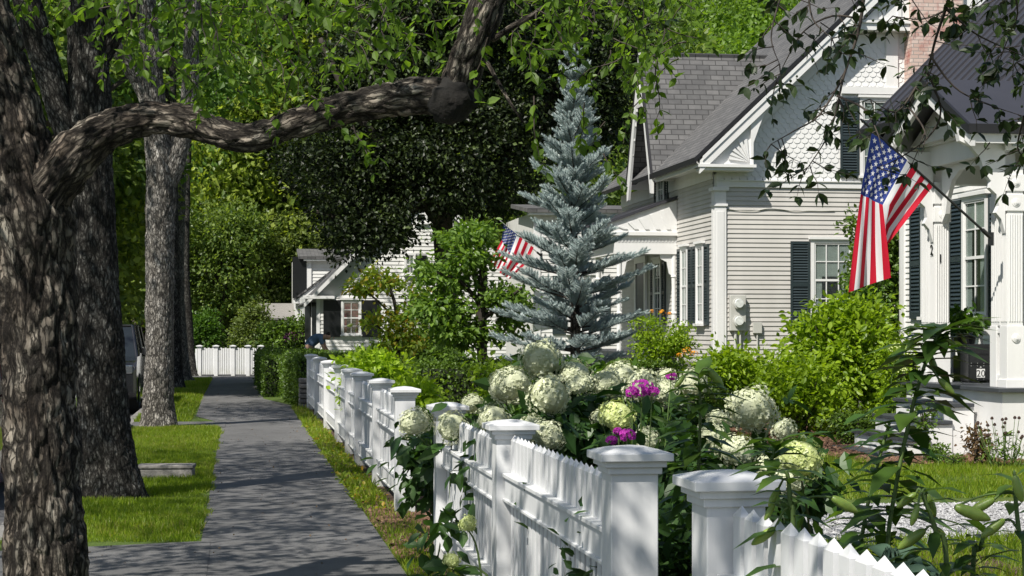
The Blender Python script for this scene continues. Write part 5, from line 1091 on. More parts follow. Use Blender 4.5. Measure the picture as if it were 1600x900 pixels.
# ================================================================== SHRUBS, HEDGES, SMALL TREES
def shrub(name, label, cat, px, Y, w, z0, z1, mat, seed, n=140, per=16, size=.07, depth=None, T=T_LEAF, sub=7, sig=None, stems=6, group=None):
    """w: width in metres"""
    c = at(px, 0, Y); root = thing(name, label, cat, (c.x, c.y, 0), 0, group); r = np.random.default_rng(seed); h = (z1-z0); d = depth or w*.8
    bl = [(0, 0, z0+h*.45, w*.40, d*.40, h*.45)]+[(r.uniform(-.34, .34)*w, r.uniform(-.3, .3)*d, z0+h*r.uniform(.3, .78), w*r.uniform(.13, .22), d*.18, h*r.uniform(.16, .26)) for _ in range(sub)]
    P, o_ = blobs_pts(r, bl, n, per, sig or size*1.1, .5); P[:, 2] = np.abs(P[:, 2]); leaf_obj('foliage', r, P, o_, size, M[mat], root, T, droop=.1, up=.5)
    mb = MB()
    for i in range(stems): a = r.uniform(0, 6.3); mb.tube([(r.normal()*.05, r.normal()*.05, 0), (math.cos(a)*w*.12, math.sin(a)*d*.12, z0+h*.35), (math.cos(a)*w*.3, math.sin(a)*d*.3, z0+h*.75)], [.015, .010, .005], 5, 3)
    mb.build('stem', M['twig'], root); return root
shrub('garden_shrub', 'round clipped yellow-green shrub before the corner pilaster', 'shrub', 1030, 30.5, 1.25, .75, 1.90, 'leaf_shrub', 101, 260, 18, .055)
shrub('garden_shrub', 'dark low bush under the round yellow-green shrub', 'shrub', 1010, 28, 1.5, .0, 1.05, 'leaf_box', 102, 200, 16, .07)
shrub('garden_shrub', 'spreading green shrub below the electric meters', 'shrub', 1175, 28.5, 2.0, .05, 1.45, 'leaf_shrub', 103, 380, 16, .095, sub=14)
shrub('garden_shrub', 'large bright shrub in front of the gable window', 'shrub', 1325, 27.0, 2.05, .0, 2.3, 'leaf_shrub', 104, 620, 18, .105, sub=22, stems=12)
shrub('garden_shrub', 'tall sprouting bush at the flag tip', 'shrub', 1352, 29, .9, .9, 2.9, 'leaf_mid', 105, 240, 16, .07)
shrub('garden_shrub', 'loose bright shrub right of the lawn patch', 'shrub', 1255, 26, 1.4, .0, 1.3, 'leaf_shrub', 106, 280, 16, .09, sub=12)
shrub('flowering_shrub', 'pale flowering shrub beside the far porch column', 'shrub', 1408, 25, .75, .05, 1.45, 'leaf_shrub', 107, 240, 18, .06)
shrub('garden_shrub', 'low dark groundcover shrub beside the mulch', 'shrub', 1335, 24.3, .7, .0, .55, 'leaf_box', 108, 130, 14, .05)
shrub('garden_shrub', 'dark leafy shrub between the two houses behind the flag', 'shrub', 1375, 33, 1.3, 1.0, 4.0, 'leaf_box', 109, 420, 20, .10, sub=10)
shrub('garden_shrub', 'small dark mound beside the lowest porch step', 'shrub', 1462, 21.0, .35, .0, .28, 'leaf_box', 110, 60, 12, .035, stems=2)
shrub('garden_shrub', 'tiny grey-green mound before the steps', 'shrub', 1490, 20.6, .22, .0, .16, 'leaf_box', 111, 30, 12, .03, stems=2)
shrub('garden_shrub', 'thin wispy shrub at the side of the porch steps', 'shrub', 1450, 21.3, .35, .05, .85, 'leaf_box', 116, 40, 10, .05, stems=5)
shrub('garden_shrub', 'feathery lime-green shrub behind the far fence posts', 'shrub', 600, 25.0, 1.1, .3, 1.28, 'leaf_lime', 112, 380, 16, .095, sub=12)
shrub('garden_shrub', 'second lime-green shrub rising beside the feathery one', 'shrub', 630, 23.0, .8, .1, .92, 'leaf_lime', 113, 200, 16, .10)
shrub('garden_shrub', 'green undergrowth between fence gap and hedge', 'shrub', 700, 19.5, 1.2, .0, .72, 'leaf_mid', 114, 320, 16, .09)
shrub('garden_shrub', 'leafy perennials left of the largest hydrangea bloom', 'shrub', 765, 17.5, .8, .1, .88, 'leaf_mid', 115, 260, 16, .08)
shrub('garden_shrub', 'broad-leaved plants behind the white blooms', 'shrub', 900, 18.5, 1.6, .1, 1.38, 'leaf_mid', 117, 360, 16, .09)
shrub('garden_shrub', 'light weeds showing between spruce and hydrangea', 'shrub', 800, 20, .8, .3, 1.35, 'leaf_shrub', 118, 150, 14, .07)
shrub('garden_shrub', 'dark bushes at the foot of the leftmost house wing', 'shrub', 450, 63, 2.0, .0, 2.3, 'leaf_box', 119, 380, 18, .14)
shrub('garden_shrub', 'dark garden bushes right of the bay window', 'shrub', 650, 50, 3.6, .0, 1.6, 'leaf_box', 120, 400, 18, .14)
shrub('garden_shrub', 'green bush behind the end of the far white fence', 'shrub', 392, 66, 1.9, .0, 2.7, 'leaf_willow', 121, 380, 18, .12)
shrub('garden_shrub', 'rounded bush above the low white fence end', 'shrub', 305, 72, 2.6, .0, 2.6, 'leaf_mid', 122, 380, 18, .14)
shrub('garden_shrub', 'evergreen mound at the spruce foot', 'shrub', 1095, 26.5, .9, .0, 1.15, 'leaf_box', 123, 200, 16, .06)
def hedge(label, corners, z1, seed, n):
    r = np.random.default_rng(seed); c = Vector(sum((W(*q) for q in corners), Vector())/4); root = thing('hedge', label, 'hedge', (c.x, c.y, 0), 0, 'clipped hedges')
    Q = [W(*q)-c for q in corners]; A = np.array([tuple(q) for q in Q]); pts = []; nr = []
    def face(p0, p1, p2, p3, m, nn):
        u, v = r.random((m, 1)), r.random((m, 1)); p = (p0*(1-u)+p1*u)*(1-v)+(p3*(1-u)+p2*u)*v; pts.append(p); nr.append(np.tile(nn, (m, 1)))
    up = np.array([0, 0, z1])
    tot = 0
    for i in range(4):
        a, b = A[i], A[(i+1) % 4]; L = np.linalg.norm(b-a); e = (b-a)/L; nn = np.array([e[1], -e[0], 0.]); nn *= np.sign(nn @ (a+b)/2) or 1
        face(a, b, b+up, a+up, int(n*L*z1), nn)
    area = np.linalg.norm(np.cross(A[1]-A[0], A[3]-A[0])); face(A[0]+up, A[1]+up, A[2]+up, A[3]+up, int(n*area), np.array([0, 0, 1.]))
    P = np.concatenate(pts); N = np.concatenate(nr); P = P+N*(r.normal(size=(len(P), 1))*.03+.03*np.sin(P[:, :1]*5+P[:, 1:2]*3)); D = r.normal(size=P.shape)+N*.5; Nn = N+r.normal(size=P.shape)*.5
    V, F = scatter(T_FAR, P, D, Nn, .06*(.7+.6*r.random(len(P)))); link('foliage', mesh_np('foliage', V, F), M['leaf_box'], root)
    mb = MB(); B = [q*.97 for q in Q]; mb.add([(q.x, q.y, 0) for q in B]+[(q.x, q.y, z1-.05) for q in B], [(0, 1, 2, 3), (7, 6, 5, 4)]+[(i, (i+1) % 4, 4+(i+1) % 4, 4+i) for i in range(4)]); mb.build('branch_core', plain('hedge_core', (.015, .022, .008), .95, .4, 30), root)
hedge('clipped boxwood hedge lining the far sidewalk', [(.62, 42), (2.35, 42), (2.3, 53), (.55, 53)], .93, 131, 900)
hedge('near end block of the clipped hedge behind the last fence post', [(1.22, 36.8), (2.8, 36.8), (2.7, 41.8), (1.0, 41.8)], .98, 132, 1200)
hedge('long low hedge across the garden behind the lime shrubs', [(2.9, 29.0), (7.3, 29.0), (7.3, 31), (2.9, 31)], .98, 133, 900)
# stone stack by the hedge
st = thing('stone_wall', 'short stacked stone wall end beside the hedge', 'stone wall', W(1.22, 36.0), TH)
r = np.random.default_rng(7)
mb = MB()
for k in range(6):
    x = 0
    while x < .42: ww = r.uniform(.14, .28); mb.box(x, x+ww-.012, r.uniform(-.03, .02), .7, k*.10, k*.10+.09); x += ww
mb.build('stones', M['stone'], st, bevel=.02)
gs = thing('stone_block', 'granite hitching slab lying in the verge grass', 'stone block', at(262, 0, 18.9), R(4)); gs.location.z = 0
mb = MB(); mb.box(-.30, .27, -.12, .16, -.05, .125); mb.build('slab', M['granite'], gs, bevel=.012)
mb = MB(); mb.box(-.31, .28, -.13, .17, .127, .165); mb.build('top_slab', M['granite'], gs, bevel=.01)

# small trees
def smalltree(name, label, px, Y, trunkpx, blobs, mat, seed, nc, per, size, sig=.14, limbs=()):
    root = thing(name, label, 'tree', (0, 0, 0)); P_, R_ = ptl(trunkpx); limb(root, 'trunk', M['bark_dark'], P_, R_, 12, 6, .1)
    for l in limbs: P_, R_ = ptl(l); limb(root, 'limb', M['bark_dark'], P_, R_, 6, 4, .05)
    crown(root, np.random.default_rng(seed), blobs, nc, per, sig, size, M[mat], T_LEAF); b = at(trunkpx[0][0], 0, Y); b.z = 0; fix(root, b); return root
smalltree('dogwood_tree', 'small green tree in layers left of the smaller flag', 752, 30, [(752, 662, 30, 9), (753, 560, 30, 8), (752, 490, 30, 9), (755, 420, 30, 6), (745, 370, 30, 3)],
    [pb(720, 375, 30, 45, 20, 60), pb(735, 402, 29.8, 35, 16, 60), pb(700, 425, 30, 58, 24, 60), pb(785, 466, 30, 45, 18, 60), pb(690, 480, 30, 60, 26, 60), pb(720, 520, 30, 70, 22, 60), pb(805, 490, 30.5, 30, 30, 40), pb(745, 362, 30, 30, 14, 30)], 'leaf_dogwood', 141, 430, 16, .105, .10,
    [[(753, 480, 30, 4), (720, 440, 29.8, 3), (680, 425, 29.6, 2)], [(753, 500, 30, 4), (790, 470, 29.8, 3), (815, 450, 29.6, 2)], [(752, 520, 30, 3), (710, 500, 29.8, 2), (660, 490, 29.7, 2)], [(752, 440, 30, 3), (720, 395, 30, 2), (700, 375, 30, 1)]])
smalltree('dogwood_tree', 'slender young tree with orange-tinged leaf tips before the bay window', 620, 36, [(622, 640, 36, 4), (622, 560, 36, 3.5), (618, 480, 36, 3), (600, 430, 36, 2)],
    [pb(600, 440, 36, 45, 14, 40), pb(570, 450, 36, 25, 10, 30), pb(645, 455, 36, 28, 12, 30), pb(650, 495, 36, 40, 18, 40), pb(600, 500, 36, 45, 14, 40), pb(630, 530, 36, 50, 18, 40), pb(585, 425, 36, 16, 8, 20)], 'leaf_gold', 142, 190, 14, .11, .10,
    [[(620, 500, 36, 2), (590, 470, 36, 1.5), (565, 450, 36, 1)], [(620, 520, 36, 2), (650, 490, 36, 1.5), (670, 480, 36, 1)], [(620, 540, 36, 2), (590, 510, 36, 1.5), (560, 500, 36, 1)]])

# ================================================================== FLOWERS
def headmesh(seed, nf=330, fs=.105):
    r = np.random.default_rng(seed); i = np.arange(nf); zz = 1-2*(i+.5)/nf; a = i*2.39996; d = np.stack([np.sqrt(1-zz*zz)*np.cos(a), np.sqrt(1-zz*zz)*np.sin(a), zz], -1)
    d = nrm(d+r.normal(size=d.shape)*.05); rad = np.array([.93+.42*noise.noise(Vector(x)*1.5+Vector((seed*3.1, 0, 0))) for x in d])[:, None]+r.normal(size=(nf, 1))*.045
    P = d*rad*np.array([1, 1, .86]); Nn = nrm(d+r.normal(size=d.shape)*.28); tang = nrm(np.cross(Nn, r.normal(size=d.shape))); bit = np.cross(Nn, tang)
    PP, DD, NN = [], [], []
    for k in range(4):
        ang = k*math.pi/2; D = tang*math.cos(ang)+bit*math.sin(ang); PP.append(P); DD.append(D+Nn*.22); NN.append(Nn)
    T = (np.array([(0, 0, 0), (.42, .5, .06), (.2, 1, -.03), (-.2, 1, -.03), (-.42, .5, .06)]), np.array([(0, 1, 2), (0, 2, 3), (0, 3, 4)]))
    V, F = scatter(T, np.concatenate(PP), np.concatenate(DD), np.concatenate(NN), fs*(.8+.4*r.random(nf*4)))
    # inner ball behind the florets
    mb = MB(); S = 14; pr = [(0, -.72)]+[(.84*math.sin(math.pi*k/8), -.72*math.cos(math.pi*k/8)) for k in range(1, 8)]+[(0, .72)]
    mb.lathe(pr, (0, 0, 0), S); V2 = np.array(mb.V); F2 = np.array([f for f in mb.F]); F2t = np.concatenate([F2[:, [0, 1, 2]], F2[:, [0, 2, 3]]])
    V = np.concatenate([V, V2]); F = np.concatenate([F, F2t+len(V)-len(V2)]); return mesh_np('flower_head', V, F)
HM = [headmesh(s) for s in (1, 2, 3, 4)]; HMm = {}
def head(root, px, py, d, Y, green=0, k=0, tilt=None):
    key = (k % 4, green)
    if key not in HMm: m = HM[k % 4].copy(); m.materials.append(M['petal_green' if green else 'petal']); HMm[key] = m
    o = bpy.data.objects.new('flower_head', HMm[key]); C.objects.link(o); o.parent = root; p = at(px, py, Y)-root.location; rr = d/2*Y/FPX*.96
    o.location = p; o.scale = (rr*(.9+.2*math.sin(k*2.3)**2), rr, rr*(.86+.3*math.sin(k*1.7+1)**2)); o.rotation_euler = (k*.9 % .6-.3, k*.7 % .7-.35, k*1.7); return p, rr
HEADS = []
def clear_heads(P):
    if not len(HEADS): return np.ones(len(P), bool)
    x, y = proj(P); k = np.ones(len(P), bool)
    for hx, hy, hr, hY in HEADS: k &= ~(((x-hx)**2+(y-hy)**2 < (hr*1.25)**2) & (P[:, 1] < hY+.02))
    return k
def hydrangea(label, base, blobs, heads, seed, nc=260, green=(), z0=0, extra=0):
    HEADS.extend([(h[0], h[1], h[2]/2, h[3]) for h in heads]); root = thing('hydrangea', label, 'shrub', W(*base), 0, 'hydrangeas behind the fence'); r = np.random.default_rng(seed); mb = MB()
    for i, h in enumerate(heads):
        p, rr = head(root, *h[:4], green=(i in green), k=i+seed)
        q = Vector((p.x*.25+r.normal()*.08, p.y*.25+r.normal()*.08, 0)); mb.tube([q, (p+q)/2+Vector((0, 0, .15)), p-Vector((0, 0, rr*.6))], [.008, .006, .004], 5, 4)
    mb.build('stems', M['stem'], root)
    B = [(pb(*b)) for b in blobs]; B = [(x-root.location.x, y-root.location.y+.1, z-.07, a, b_, c) for x, y, z, a, b_, c in B]
    P, o_ = blobs_pts(r, B, nc, 7, .09 if nc > 20 else .045, .35); P[:, 2] = np.maximum(P[:, 2], .03); kk = clear_heads(P+np.array(root.location)+o_*.06) & clear_heads(P+np.array(root.location)); P, o_ = P[kk], o_[kk]
    V, F = leafmesh(r, P, o_, .105, T_LEAF, droop=.5, up=.7)
    hp = []                                         # leaves just below each bloom
    for h in heads:
        c = at(h[0], h[1], h[3])-root.location; rr = h[2]/2*h[3]/FPX
        for j in range(9 if h[2] > 33 else 4): a = r.uniform(0, 6.3); hp.append((c.x+math.cos(a)*rr*.7, c.y+math.sin(a)*rr*.7, c.z-rr*r.uniform(.6, 1.3)))
    hp = np.array(hp); hp = hp[clear_heads(hp+np.array(root.location))]; V2, F2 = leafmesh(r, hp, nrm(hp-hp.mean(0)), .15, T_LEAF, droop=.5, up=.7)
    link('foliage', mesh_np('foliage', np.concatenate([V, V2]), np.concatenate([F, F2+len(V)])), M['leaf_hyd'], root); return root
hydrangea('hydrangea leaning out past the far end of the overhung fence', (1.65, 12.2), [(672, 720, 12.4, 26, 55, 60), (690, 700, 12.2, 25, 30, 50), (655, 705, 12.1, 18, 28, 30)], [(648, 660, 60, 11.9), (706, 668, 56, 11.3), (737, 631, 38, 12.4)], 201, 75)
hydrangea('hydrangea with the largest cluster of cream blooms above the fence post', (2.0, 10.3), [(800, 650, 10.9, 80, 40, 60), (880, 650, 10.4, 80, 60, 60), (800, 720, 10.6, 70, 50, 40), (860, 590, 11.4, 60, 35, 40)],
    [(770, 657, 60, 10.4), (797, 602, 72, 12.2), (846, 562, 70, 11.3), (858, 617, 78, 9.9), (900, 585, 55, 11.2), (855, 680, 54, 9.4), (905, 600, 46, 10.6), (832, 668, 44, 9.8), (784, 592, 40, 13)], 202, 330)
hydrangea('hydrangea blooming behind the pink phlox', (2.5, 10.0), [(980, 640, 10.6, 90, 50, 60), (1010, 700, 10.2, 90, 50, 50), (940, 690, 10.3, 60, 50, 40), (1050, 650, 10.8, 50, 50, 40)],
    [(968, 588, 58, 12), (950, 600, 54, 11.2), (1003, 604, 68, 10.9), (964, 650, 62, 9.4), (1043, 590, 34, 12.2), (1035, 612, 50, 11.4), (1012, 688, 44, 10), (940, 652, 36, 10), (1085, 600, 50, 11.6)], 203, 330, green=(3,))
hydrangea('hydrangea to the right of the tall central lily stalk', (2.9, 8.7), [(1150, 700, 8.8, 90, 60, 60), (1220, 720, 8.4, 70, 60, 50), (1100, 720, 9, 50, 70, 50), (1180, 650, 9.2, 50, 30, 40)],
    [(1175, 640, 82, 9.6), (1225, 672, 46, 10.3), (1250, 716, 78, 7.6), (1152, 706, 60, 9.0), (1206, 728, 54, 8.4), (1112, 682, 52, 9.2), (1122, 655, 40, 10), (1235, 750, 50, 8.0)], 204, 330, green=(2,))
hydrangea('low hydrangea shoots poking out in front of the fence', (1.30, 8.8), [(672, 830, 9.4, 26, 40, 30), (700, 800, 9.3, 28, 25, 30), (725, 865, 9.2, 24, 30, 24), (690, 870, 9.2, 30, 16, 20)], [(731, 818, 32, 9.0), (706, 875, 30, 8.9)], 205, 10, green=(0, 1))
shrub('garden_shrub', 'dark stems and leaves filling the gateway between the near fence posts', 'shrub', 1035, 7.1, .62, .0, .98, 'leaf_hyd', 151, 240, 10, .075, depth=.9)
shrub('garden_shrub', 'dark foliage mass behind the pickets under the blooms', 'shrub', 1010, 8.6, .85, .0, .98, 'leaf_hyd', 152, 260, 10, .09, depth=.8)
shrub('garden_shrub', 'leafy stems under the right-hand lilies', 'shrub', 1185, 7.0, .9, .0, .85, 'leaf_lily', 153, 200, 10, .08, depth=.9)
shrub('garden_shrub', 'dark leaves behind the low right fence', 'shrub', 1300, 6.3, .6, .0, .50, 'leaf_lily', 154, 160, 10, .09, depth=.8)
# phlox
def phlox(label, spots, base, mat='phlox', seed=1, Y=9.6):
    root = thing('phlox', label, 'flower', W(*base)); r = np.random.default_rng(seed); mb = MB(); PP = []; NN = []; LP = []; SP_ = []
    for px, py, d, Y in spots:
        p = at(px, py, Y)-root.location; rr = d/2*Y/FPX; q = Vector((p.x*.4, p.y*.4, 0)); mb.tube([q, (p+q)/2, p], [.005, .004, .003], 5, 4)
        n = int(26+d*.7); SP_.append(n); dd = nrm(r.normal(size=(n, 3))+np.array([0, -.3, .5])); PP.append(np.array(p)+dd*rr*np.array([1, 1, .7])); NN.append(nrm(dd+r.normal(size=dd.shape)*.2))
        for j in range(16): LP.append(tuple(q.lerp(p, r.uniform(.3, .93))))
    P = np.concatenate(PP); N = np.concatenate(NN); t = nrm(np.cross(N, r.normal(size=N.shape))); b = np.cross(N, t); A = []; D = []; NNN = []
    for k in range(5): a = k*2*math.pi/5; A.append(P); D.append(t*math.cos(a)+b*math.sin(a)+N*.1); NNN.append(N)
    A, D, NNN = np.stack(A), np.stack(D), np.stack(NNN); i0 = 0
    for n in SP_:
        q = [a[:, i0:i0+n].reshape(-1, 3) for a in (A, D, NNN)]; i0 += n
        V, F = scatter(T_FAR, *q, .013*np.ones(n*5), 1.1*np.ones(n*5)); link('flower_head', mesh_np('flower_head', V, F), M[mat], root)
    mb.build('stems', M['stem'], root); LP = np.array(LP); V, F = leafmesh(r, LP, r.normal(size=LP.shape), .10, T_LANCE); link('foliage', mesh_np('foliage', V, F), M['leaf_lily'], root)
phlox('magenta phlox heads among the cream hydrangea blooms', [(1003, 606, 36, 9.0), (988, 613, 22, 9.1), (1049, 588, 16, 10.2), (1019, 612, 20, 9.0)], (2.0, 9.0), seed=1)
phlox('deeper magenta phlox low between the greenish bloom and post', [(980, 680, 26, 8.6), (956, 688, 16, 8.7), (966, 674, 14, 8.8)], (1.9, 8.5), seed=2)
phlox('pink flowers by the gardener at the leftmost wing', [(455, 526, 22, 58), (470, 524, 14, 57), (447, 530, 12, 58)], (.6, 57), seed=3)
phlox('orange daylilies beside the round shrub', [(1073, 548, 16, 26.5), (1085, 553, 14, 26.5), (1062, 555, 10, 26.4)], (5.9, 26.3), 'orange', 4)
phlox('orange blossoms peeking over the round shrub top', [(1035, 488, 12, 32), (1046, 490, 7, 32), (1018, 486, 7, 32)], (7.0, 31.8), 'orange', 5)
phlox('pale green-white panicles on the shrub by the porch', [(1418, 560, 30, 24.6), (1400, 545, 26, 24.6), (1425, 540, 20, 24.6), (1408, 580, 22, 24.6)], (8.6, 23.5), 'petal_green', 6)
# coneflower seed heads before the porch
cf = thing('coneflower', 'faded coneflowers with dark seed heads before the porch skirt', 'flower', at(1570, 0, 20.6)); cf.location.z = 0; r = np.random.default_rng(81); mb = MB(); sb = MB(); LP = []
for i in range(26):
    x, y = r.uniform(-.28, .28), r.uniform(-.12, .12); h = r.uniform(.30, .56); tx = x*1.25; mb.tube([(x*.6, y, 0), (x, y, h*.6), (tx, y, h)], [.005, .004, .003], 5, 3); sb.lathe([(0, 0), (.018, .005), (.02, .02), (.01, .035), (0, .038)], (tx, y, h), 8)
    for j in range(7): LP.append((x*(.6+.4*r.random()), y, h*r.uniform(.15, .8)))
mb.build('stems', M['stem'], cf); sb.build('seed_heads', M['seed'], cf); LP = np.array(LP); V, F = leafmesh(r, LP, r.normal(size=LP.shape), .10, T_LANCE); link('foliage', mesh_np('foliage', V, F), M['leaf_box'], cf)
shrub('dry_perennial', 'brownish dried perennial left of the coneflowers', 'flower', 1528, 20.7, .32, .02, .52, 'leaf_dry', 82, 60, 10, .05)
# hostas
def hosta(label, px, py, Y, n, size, seed):
    p = at(px, py, Y); root = thing('hosta', label, 'plant', (p.x, p.y, 0)); r = np.random.default_rng(seed); mb = MB(); G = []; 
    for i in range(n):
        a = i*2.4+r.normal()*.2; L = size*r.uniform(.7, 1.1); el = r.uniform(.3, 1.0); d = Vector((math.cos(a)*math.cos(el), math.sin(a)*math.cos(el), math.sin(el))); base = Vector((0, 0, p.z-size*.4)); s = d.cross(Vector((0, 0, 1))).normalized(); nn = s.cross(d); vs = []
        for u in range(9):
            f = u/8; wv = math.sin(math.pi*f**.75)*.42*L*.9; c = base+d*L*(.35+f*.9)-Vector((0, 0, f*f*L*.55))
            for v in range(7): q = (v-3)/3; vs.append(c+s*wv*q+nn*(abs(q)**1.5*wv*.35+.006*math.sin(v*3.14)))
        mb.add(vs, [(u*7+v, u*7+v+1, u*7+v+8, u*7+v+7) for u in range(8) for v in range(6)]); mb.tube([(0, 0, 0), base, base+d*L*.36], [.006, .006, .004], 5, 2)
    mb.build('foliage', M['leaf_hosta'], root, smooth=True)
hosta('blue-green hosta leaves behind the low picket tips', 1392, 868, 5.2, 14, .13, 91); hosta('hosta clump in the lower right corner beds', 1455, 905, 5.0, 14, .15, 92)
# lilies
def lily(label, stem, nl, leaf, buds, seed, top=.1):
    pts = [at(*q) for q in stem]; base = pts[0].copy(); nl = int(nl*1.9); root = thing('lily', label, 'flower', (base.x, base.y, 0), 0, 'budding lilies behind the fence'); r = np.random.default_rng(seed); off = root.location
    if base.z > .1: pts = [Vector((base.x, base.y, 0))]+pts
    L = [p-off for p in pts]; mb = MB(); mb.tube(L, [.008]+[.007-.0035*i/len(L) for i in range(len(L)-1)], 8, 6); 
    LP, LD, LN = [], [], []; a = r.uniform(0, 6); tot = len(L)-1
    for i in range(nl):
        f = 1-(i/nl)**.9*.88-top; q = f*tot; k = min(tot-1, int(q)); p = L[k].lerp(L[k+1], q-k); a += 2.2+r.normal()*.3; LP.append(tuple(p)); el = .05+.45*(f)**2+r.normal()*.2
        LD.append((math.cos(a)*math.cos(el), math.sin(a)*math.cos(el), math.sin(el)*.7)); LN.append((-math.cos(a)*.4, -math.sin(a)*.4, 1))
    V, F = scatter(T_LANCE, np.array(LP), np.array(LD), np.array(LN), leaf*(.75+.55*r.random(nl)), 1.85*np.ones(nl)); link('foliage', mesh_np('foliage', V, F, smooth=True), M['leaf_lily'], root)
    for bx, by, ang, ln in buds:
        Y = stem[-1][2]+r.normal()*.05; c = at(bx, by, Y)-off; dd = Vector((math.cos(R(ang)), r.normal()*.15, -math.sin(R(ang)))).normalized(); l = ln*Y/FPX; p0 = c-dd*l/2
        near = min(L[-3:], key=lambda q: (q-p0).length); mb.tube([near, (near+p0)/2+Vector((0, 0, .012)), p0], [.0035, .003, .0035], 6, 4)
        bb = MB(); bb.tube([p0, p0+dd*l*.12, p0+dd*l*.35, p0+dd*l*.62, p0+dd*l*.88, p0+dd*l], [l*.06, l*.13, l*.165, l*.17, l*.10, l*.015], 12, 4); bb.build('bud', M['bud'], root, smooth=True)
    mb.build('stem', M['stem'], root, smooth=True)
lily('tallest dark lily stalk leaning in front of the porch column', [(1385, 900, 5.4), (1400, 760, 5.4), (1425, 640, 5.4), (1445, 570, 5.4), (1462, 530, 5.4), (1475, 512, 5.4)], 54, .165, [(1420, 540, 130, 24), (1458, 570, 70, 34), (1479, 604, 45, 34), (1488, 537, 40, 24), (1506, 530, 60, 16)], 301, .02)
lily('leafy lily stalk standing behind the gap between the near posts', [(1088, 800, 6.6), (1092, 720, 6.6), (1094, 640, 6.6), (1092, 585, 6.6)], 46, .15, [(1062, 596, 130, 26), (1118, 590, 50, 38), (1112, 618, 60, 26), (1126, 604, 40, 20)], 302, .0)
lily('lily with plump buds crossing the nearest pickets', [(1240, 860, 4.6), (1235, 790, 4.6), (1232, 750, 4.6), (1228, 735, 4.6)], 11, .13, [(1320, 789, 30, 48), (1209, 777, 120, 34), (1193, 838, 145, 46), (1202, 800, 120, 30)], 303, .0)
lily('lily with five striped buds over the gravel', [(1480, 905, 4.7), (1462, 830, 4.7), (1448, 790, 4.7), (1440, 770, 4.7)], 8, .12, [(1416, 782, 142, 38), (1429, 806, 110, 34), (1424, 843, 142, 52), (1455, 790, 70, 40), (1470, 830, 40, 20)], 304, .0)
lily('lily stalk with buds at the right frame edge', [(1602, 900, 4.6), (1592, 830, 4.6), (1586, 770, 4.6), (1584, 745, 4.6)], 8, .11, [(1520, 802, 20, 60), (1533, 791, 150, 46), (1551, 826, 142, 46), (1591, 764, 75, 44)], 305, .0)
lily('short lily stem between the two right-hand bud clusters', [(1520, 905, 4.9), (1530, 860, 4.9), (1540, 830, 4.9)], 12, .11, [], 306, .0)
lily('bushy lily in front of the right hydrangea', [(1180, 850, 6.0), (1190, 780, 6.0), (1205, 720, 6.0), (1215, 690, 6.0)], 30, .14, [(1212, 770, 110, 26)], 307, .0)
lily('leaning lily left of the tallest stalk', [(1345, 900, 5.6), (1350, 820, 5.6), (1370, 730, 5.6), (1390, 660, 5.6)], 34, .15, [], 308, .0)
shrub('garden_shrub', 'weedy greens at the lower right corner', 'shrub', 1545, 5.4, .5, .6-.6, .93-.1, 'leaf_lily', 155, 90, 10, .05, depth=.5)

# ================================================================== GARDENER
gd = at(488, 588, 52); gd.z = 0
person = thing('person', 'gardener in a blue shirt bending over behind the hedge', 'person', gd, 0)
sk = [(0, 0, .95), (-.02, 0, 1.10), (.12, 0, 1.32), (.30, 0, 1.42), (.38, 0, 1.44), (.50, 0, 1.46)]   # pelvis .. head (bent to the right)
def skin(name, verts, edges, radii, mat, parent, root=0):
    me = bpy.data.meshes.new(name); me.from_pydata([tuple(v) for v in verts], edges, []); o = link(name, me, mat, parent)
    m = o.modifiers.new('skin', 'SKIN'); 
    if not me.skin_vertices: pass
    for i, r_ in enumerate(radii): me.skin_vertices[0].data[i].radius = (r_, r_) if not isinstance(r_, tuple) else r_
    me.skin_vertices[0].data[root].use_root = True; m.use_smooth_shade = True; s = o.modifiers.new('sub', 'SUBSURF'); s.levels = s.render_levels = 2; return o
M['skin'] = plain('skin', (.42, .25, .18), .6, .05); M['shirt'] = plain('blue_shirt', (.10, .16, .26), .85, .15, 12); M['trousers'] = plain('grey_trousers', (.14, .15, .17), .9, .1); M['hair'] = plain('dark_hair', (.02, .014, .01), .8, .2)
def skinmesh(name, verts, edges, radii, mat, parent):
    me = bpy.data.meshes.new(name); me.from_pydata([tuple(v) for v in verts], edges, []); o = link(name, me, mat, parent); o.modifiers.new('skin', 'SKIN')
    if not me.skin_vertices: return o
    for i, r_ in enumerate(radii): me.skin_vertices[0].data[i].radius = r_ if isinstance(r_, tuple) else (r_, r_)
    me.skin_vertices[0].data[0].use_root = True; o.modifiers['skin'].use_smooth_shade = True; s = o.modifiers.new('sub', 'SUBSURF'); s.levels = s.render_levels = 2; return o
bv = [(-.15, 0, .98), (-.08, 0, 1.14), (.10, 0, 1.30), (.26, 0, 1.36), (.36, -.01, 1.36), (.45, -.02, 1.36), (.54, -.02, 1.33),
      (-.13, -.10, .92), (-.08, -.11, .52), (-.16, -.11, .09), (-.04, -.12, .04), (-.13, .10, .92), (-.10, .12, .52), (-.20, .12, .09), (-.08, .13, .04),
      (.26, -.19, 1.32), (.34, -.24, 1.04), (.50, -.22, .86), (.56, -.21, .80), (.26, .19, 1.32), (.36, .22, 1.04), (.52, .20, .84), (.58, .19, .78)]
be = [(0, 1), (1, 2), (2, 3), (3, 4), (4, 5), (5, 6), (0, 7), (7, 8), (8, 9), (9, 10), (0, 11), (11, 12), (12, 13), (13, 14), (3, 15), (15, 16), (16, 17), (17, 18), (3, 19), (19, 20), (20, 21), (21, 22)]
brd = [.15, .145, .16, .14, .06, .095, .085, .095, .065, .045, .04, .095, .065, .045, .04, .06, .045, .035, .03, .06, .045, .035, .03]
skinmesh('body', bv, be, brd, M['skin'], person)
hands = []
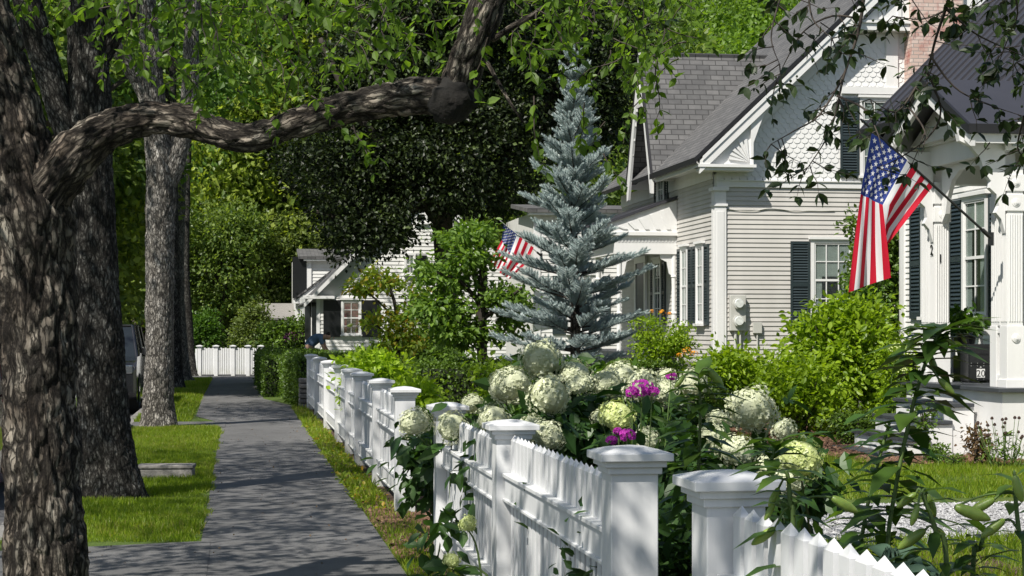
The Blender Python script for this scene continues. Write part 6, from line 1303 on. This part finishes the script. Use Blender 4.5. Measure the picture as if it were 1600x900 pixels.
for sy, w0 in ((-1, 18), (1, 22)):
    b0 = Vector(bv[w0]); vs = [tuple(b0)]; es = []; rs = [.034]; palm = b0+Vector((.03, 0, -.05)); vs.append(tuple(palm)); es.append((0, 1)); rs.append(.034)
    for i, l in enumerate((.07, .08, .075, .06)):
        o1 = palm+Vector((.012, (i-1.5)*.02, -.03)); k = len(vs); vs += [tuple(o1), tuple(o1+Vector((.01, 0, -l*.5))), tuple(o1+Vector((-.01, 0, -l)))]; es += [(1, k), (k, k+1), (k+1, k+2)]; rs += [.011, .0095, .008]
    k = len(vs); vs += [tuple(palm+Vector((-.02, sy*-.03, -.01))), tuple(palm+Vector((-.025, sy*-.045, -.045)))]; es += [(1, k), (k, k+1)]; rs += [.012, .009]
    skinmesh('hand', vs, es, rs, M['skin'], person)
skinmesh('shirt', [(-.12, 0, 1.05), (-.07, 0, 1.15), (.10, 0, 1.31), (.25, 0, 1.37), (.31, -.01, 1.37), (.26, -.20, 1.32), (.32, -.245, 1.12), (.26, .20, 1.32), (.33, .235, 1.12)], [(0, 1), (1, 2), (2, 3), (3, 4), (3, 5), (5, 6), (3, 7), (7, 8)], [.165, .162, .178, .158, .09, .078, .066, .078, .066], M['shirt'], person)
skinmesh('trousers', [(-.15, 0, .99), (-.11, 0, 1.06), (-.13, -.10, .92), (-.08, -.11, .52), (-.16, -.11, .14), (-.13, .10, .92), (-.10, .12, .52), (-.20, .12, .14)], [(0, 1), (0, 2), (2, 3), (3, 4), (0, 5), (5, 6), (6, 7)], [.168, .16, .112, .085, .07, .112, .085, .07], M['trousers'], person)
skinmesh('hair', [(.40, -.01, 1.415), (.47, -.015, 1.43), (.53, -.02, 1.42)], [(0, 1), (1, 2)], [.06, .085, .07], M['hair'], person)
mb = MB()
for sy in (-1, 1): mb.lathe([(0, -.01), (.009, 0), (0, .01)], (.60, -.02+sy*.035, 1.345), 8)
mb.build('eyes', M['white'], person); mb = MB(); mb.tube([(.60, -.02, 1.35), (.635, -.02, 1.31), (.61, -.02, 1.295)], [.012, .016, .008], 8, 3); mb.build('nose', M['skin'], person, smooth=True)
mb = MB(); mb.tube([(.585, -.055, 1.275), (.60, -.02, 1.27), (.585, .015, 1.275)], [.006, .009, .006], 6, 3); mb.build('mouth', M['redcar'], person)
mb = MB()
for sy in (-1, 1): mb.lathe([(0, -.03), (.012, -.02), (.015, .01), (0, .03)], (.47, -.02+sy*.098, 1.34), 8)
mb.build('ears', M['skin'], person)
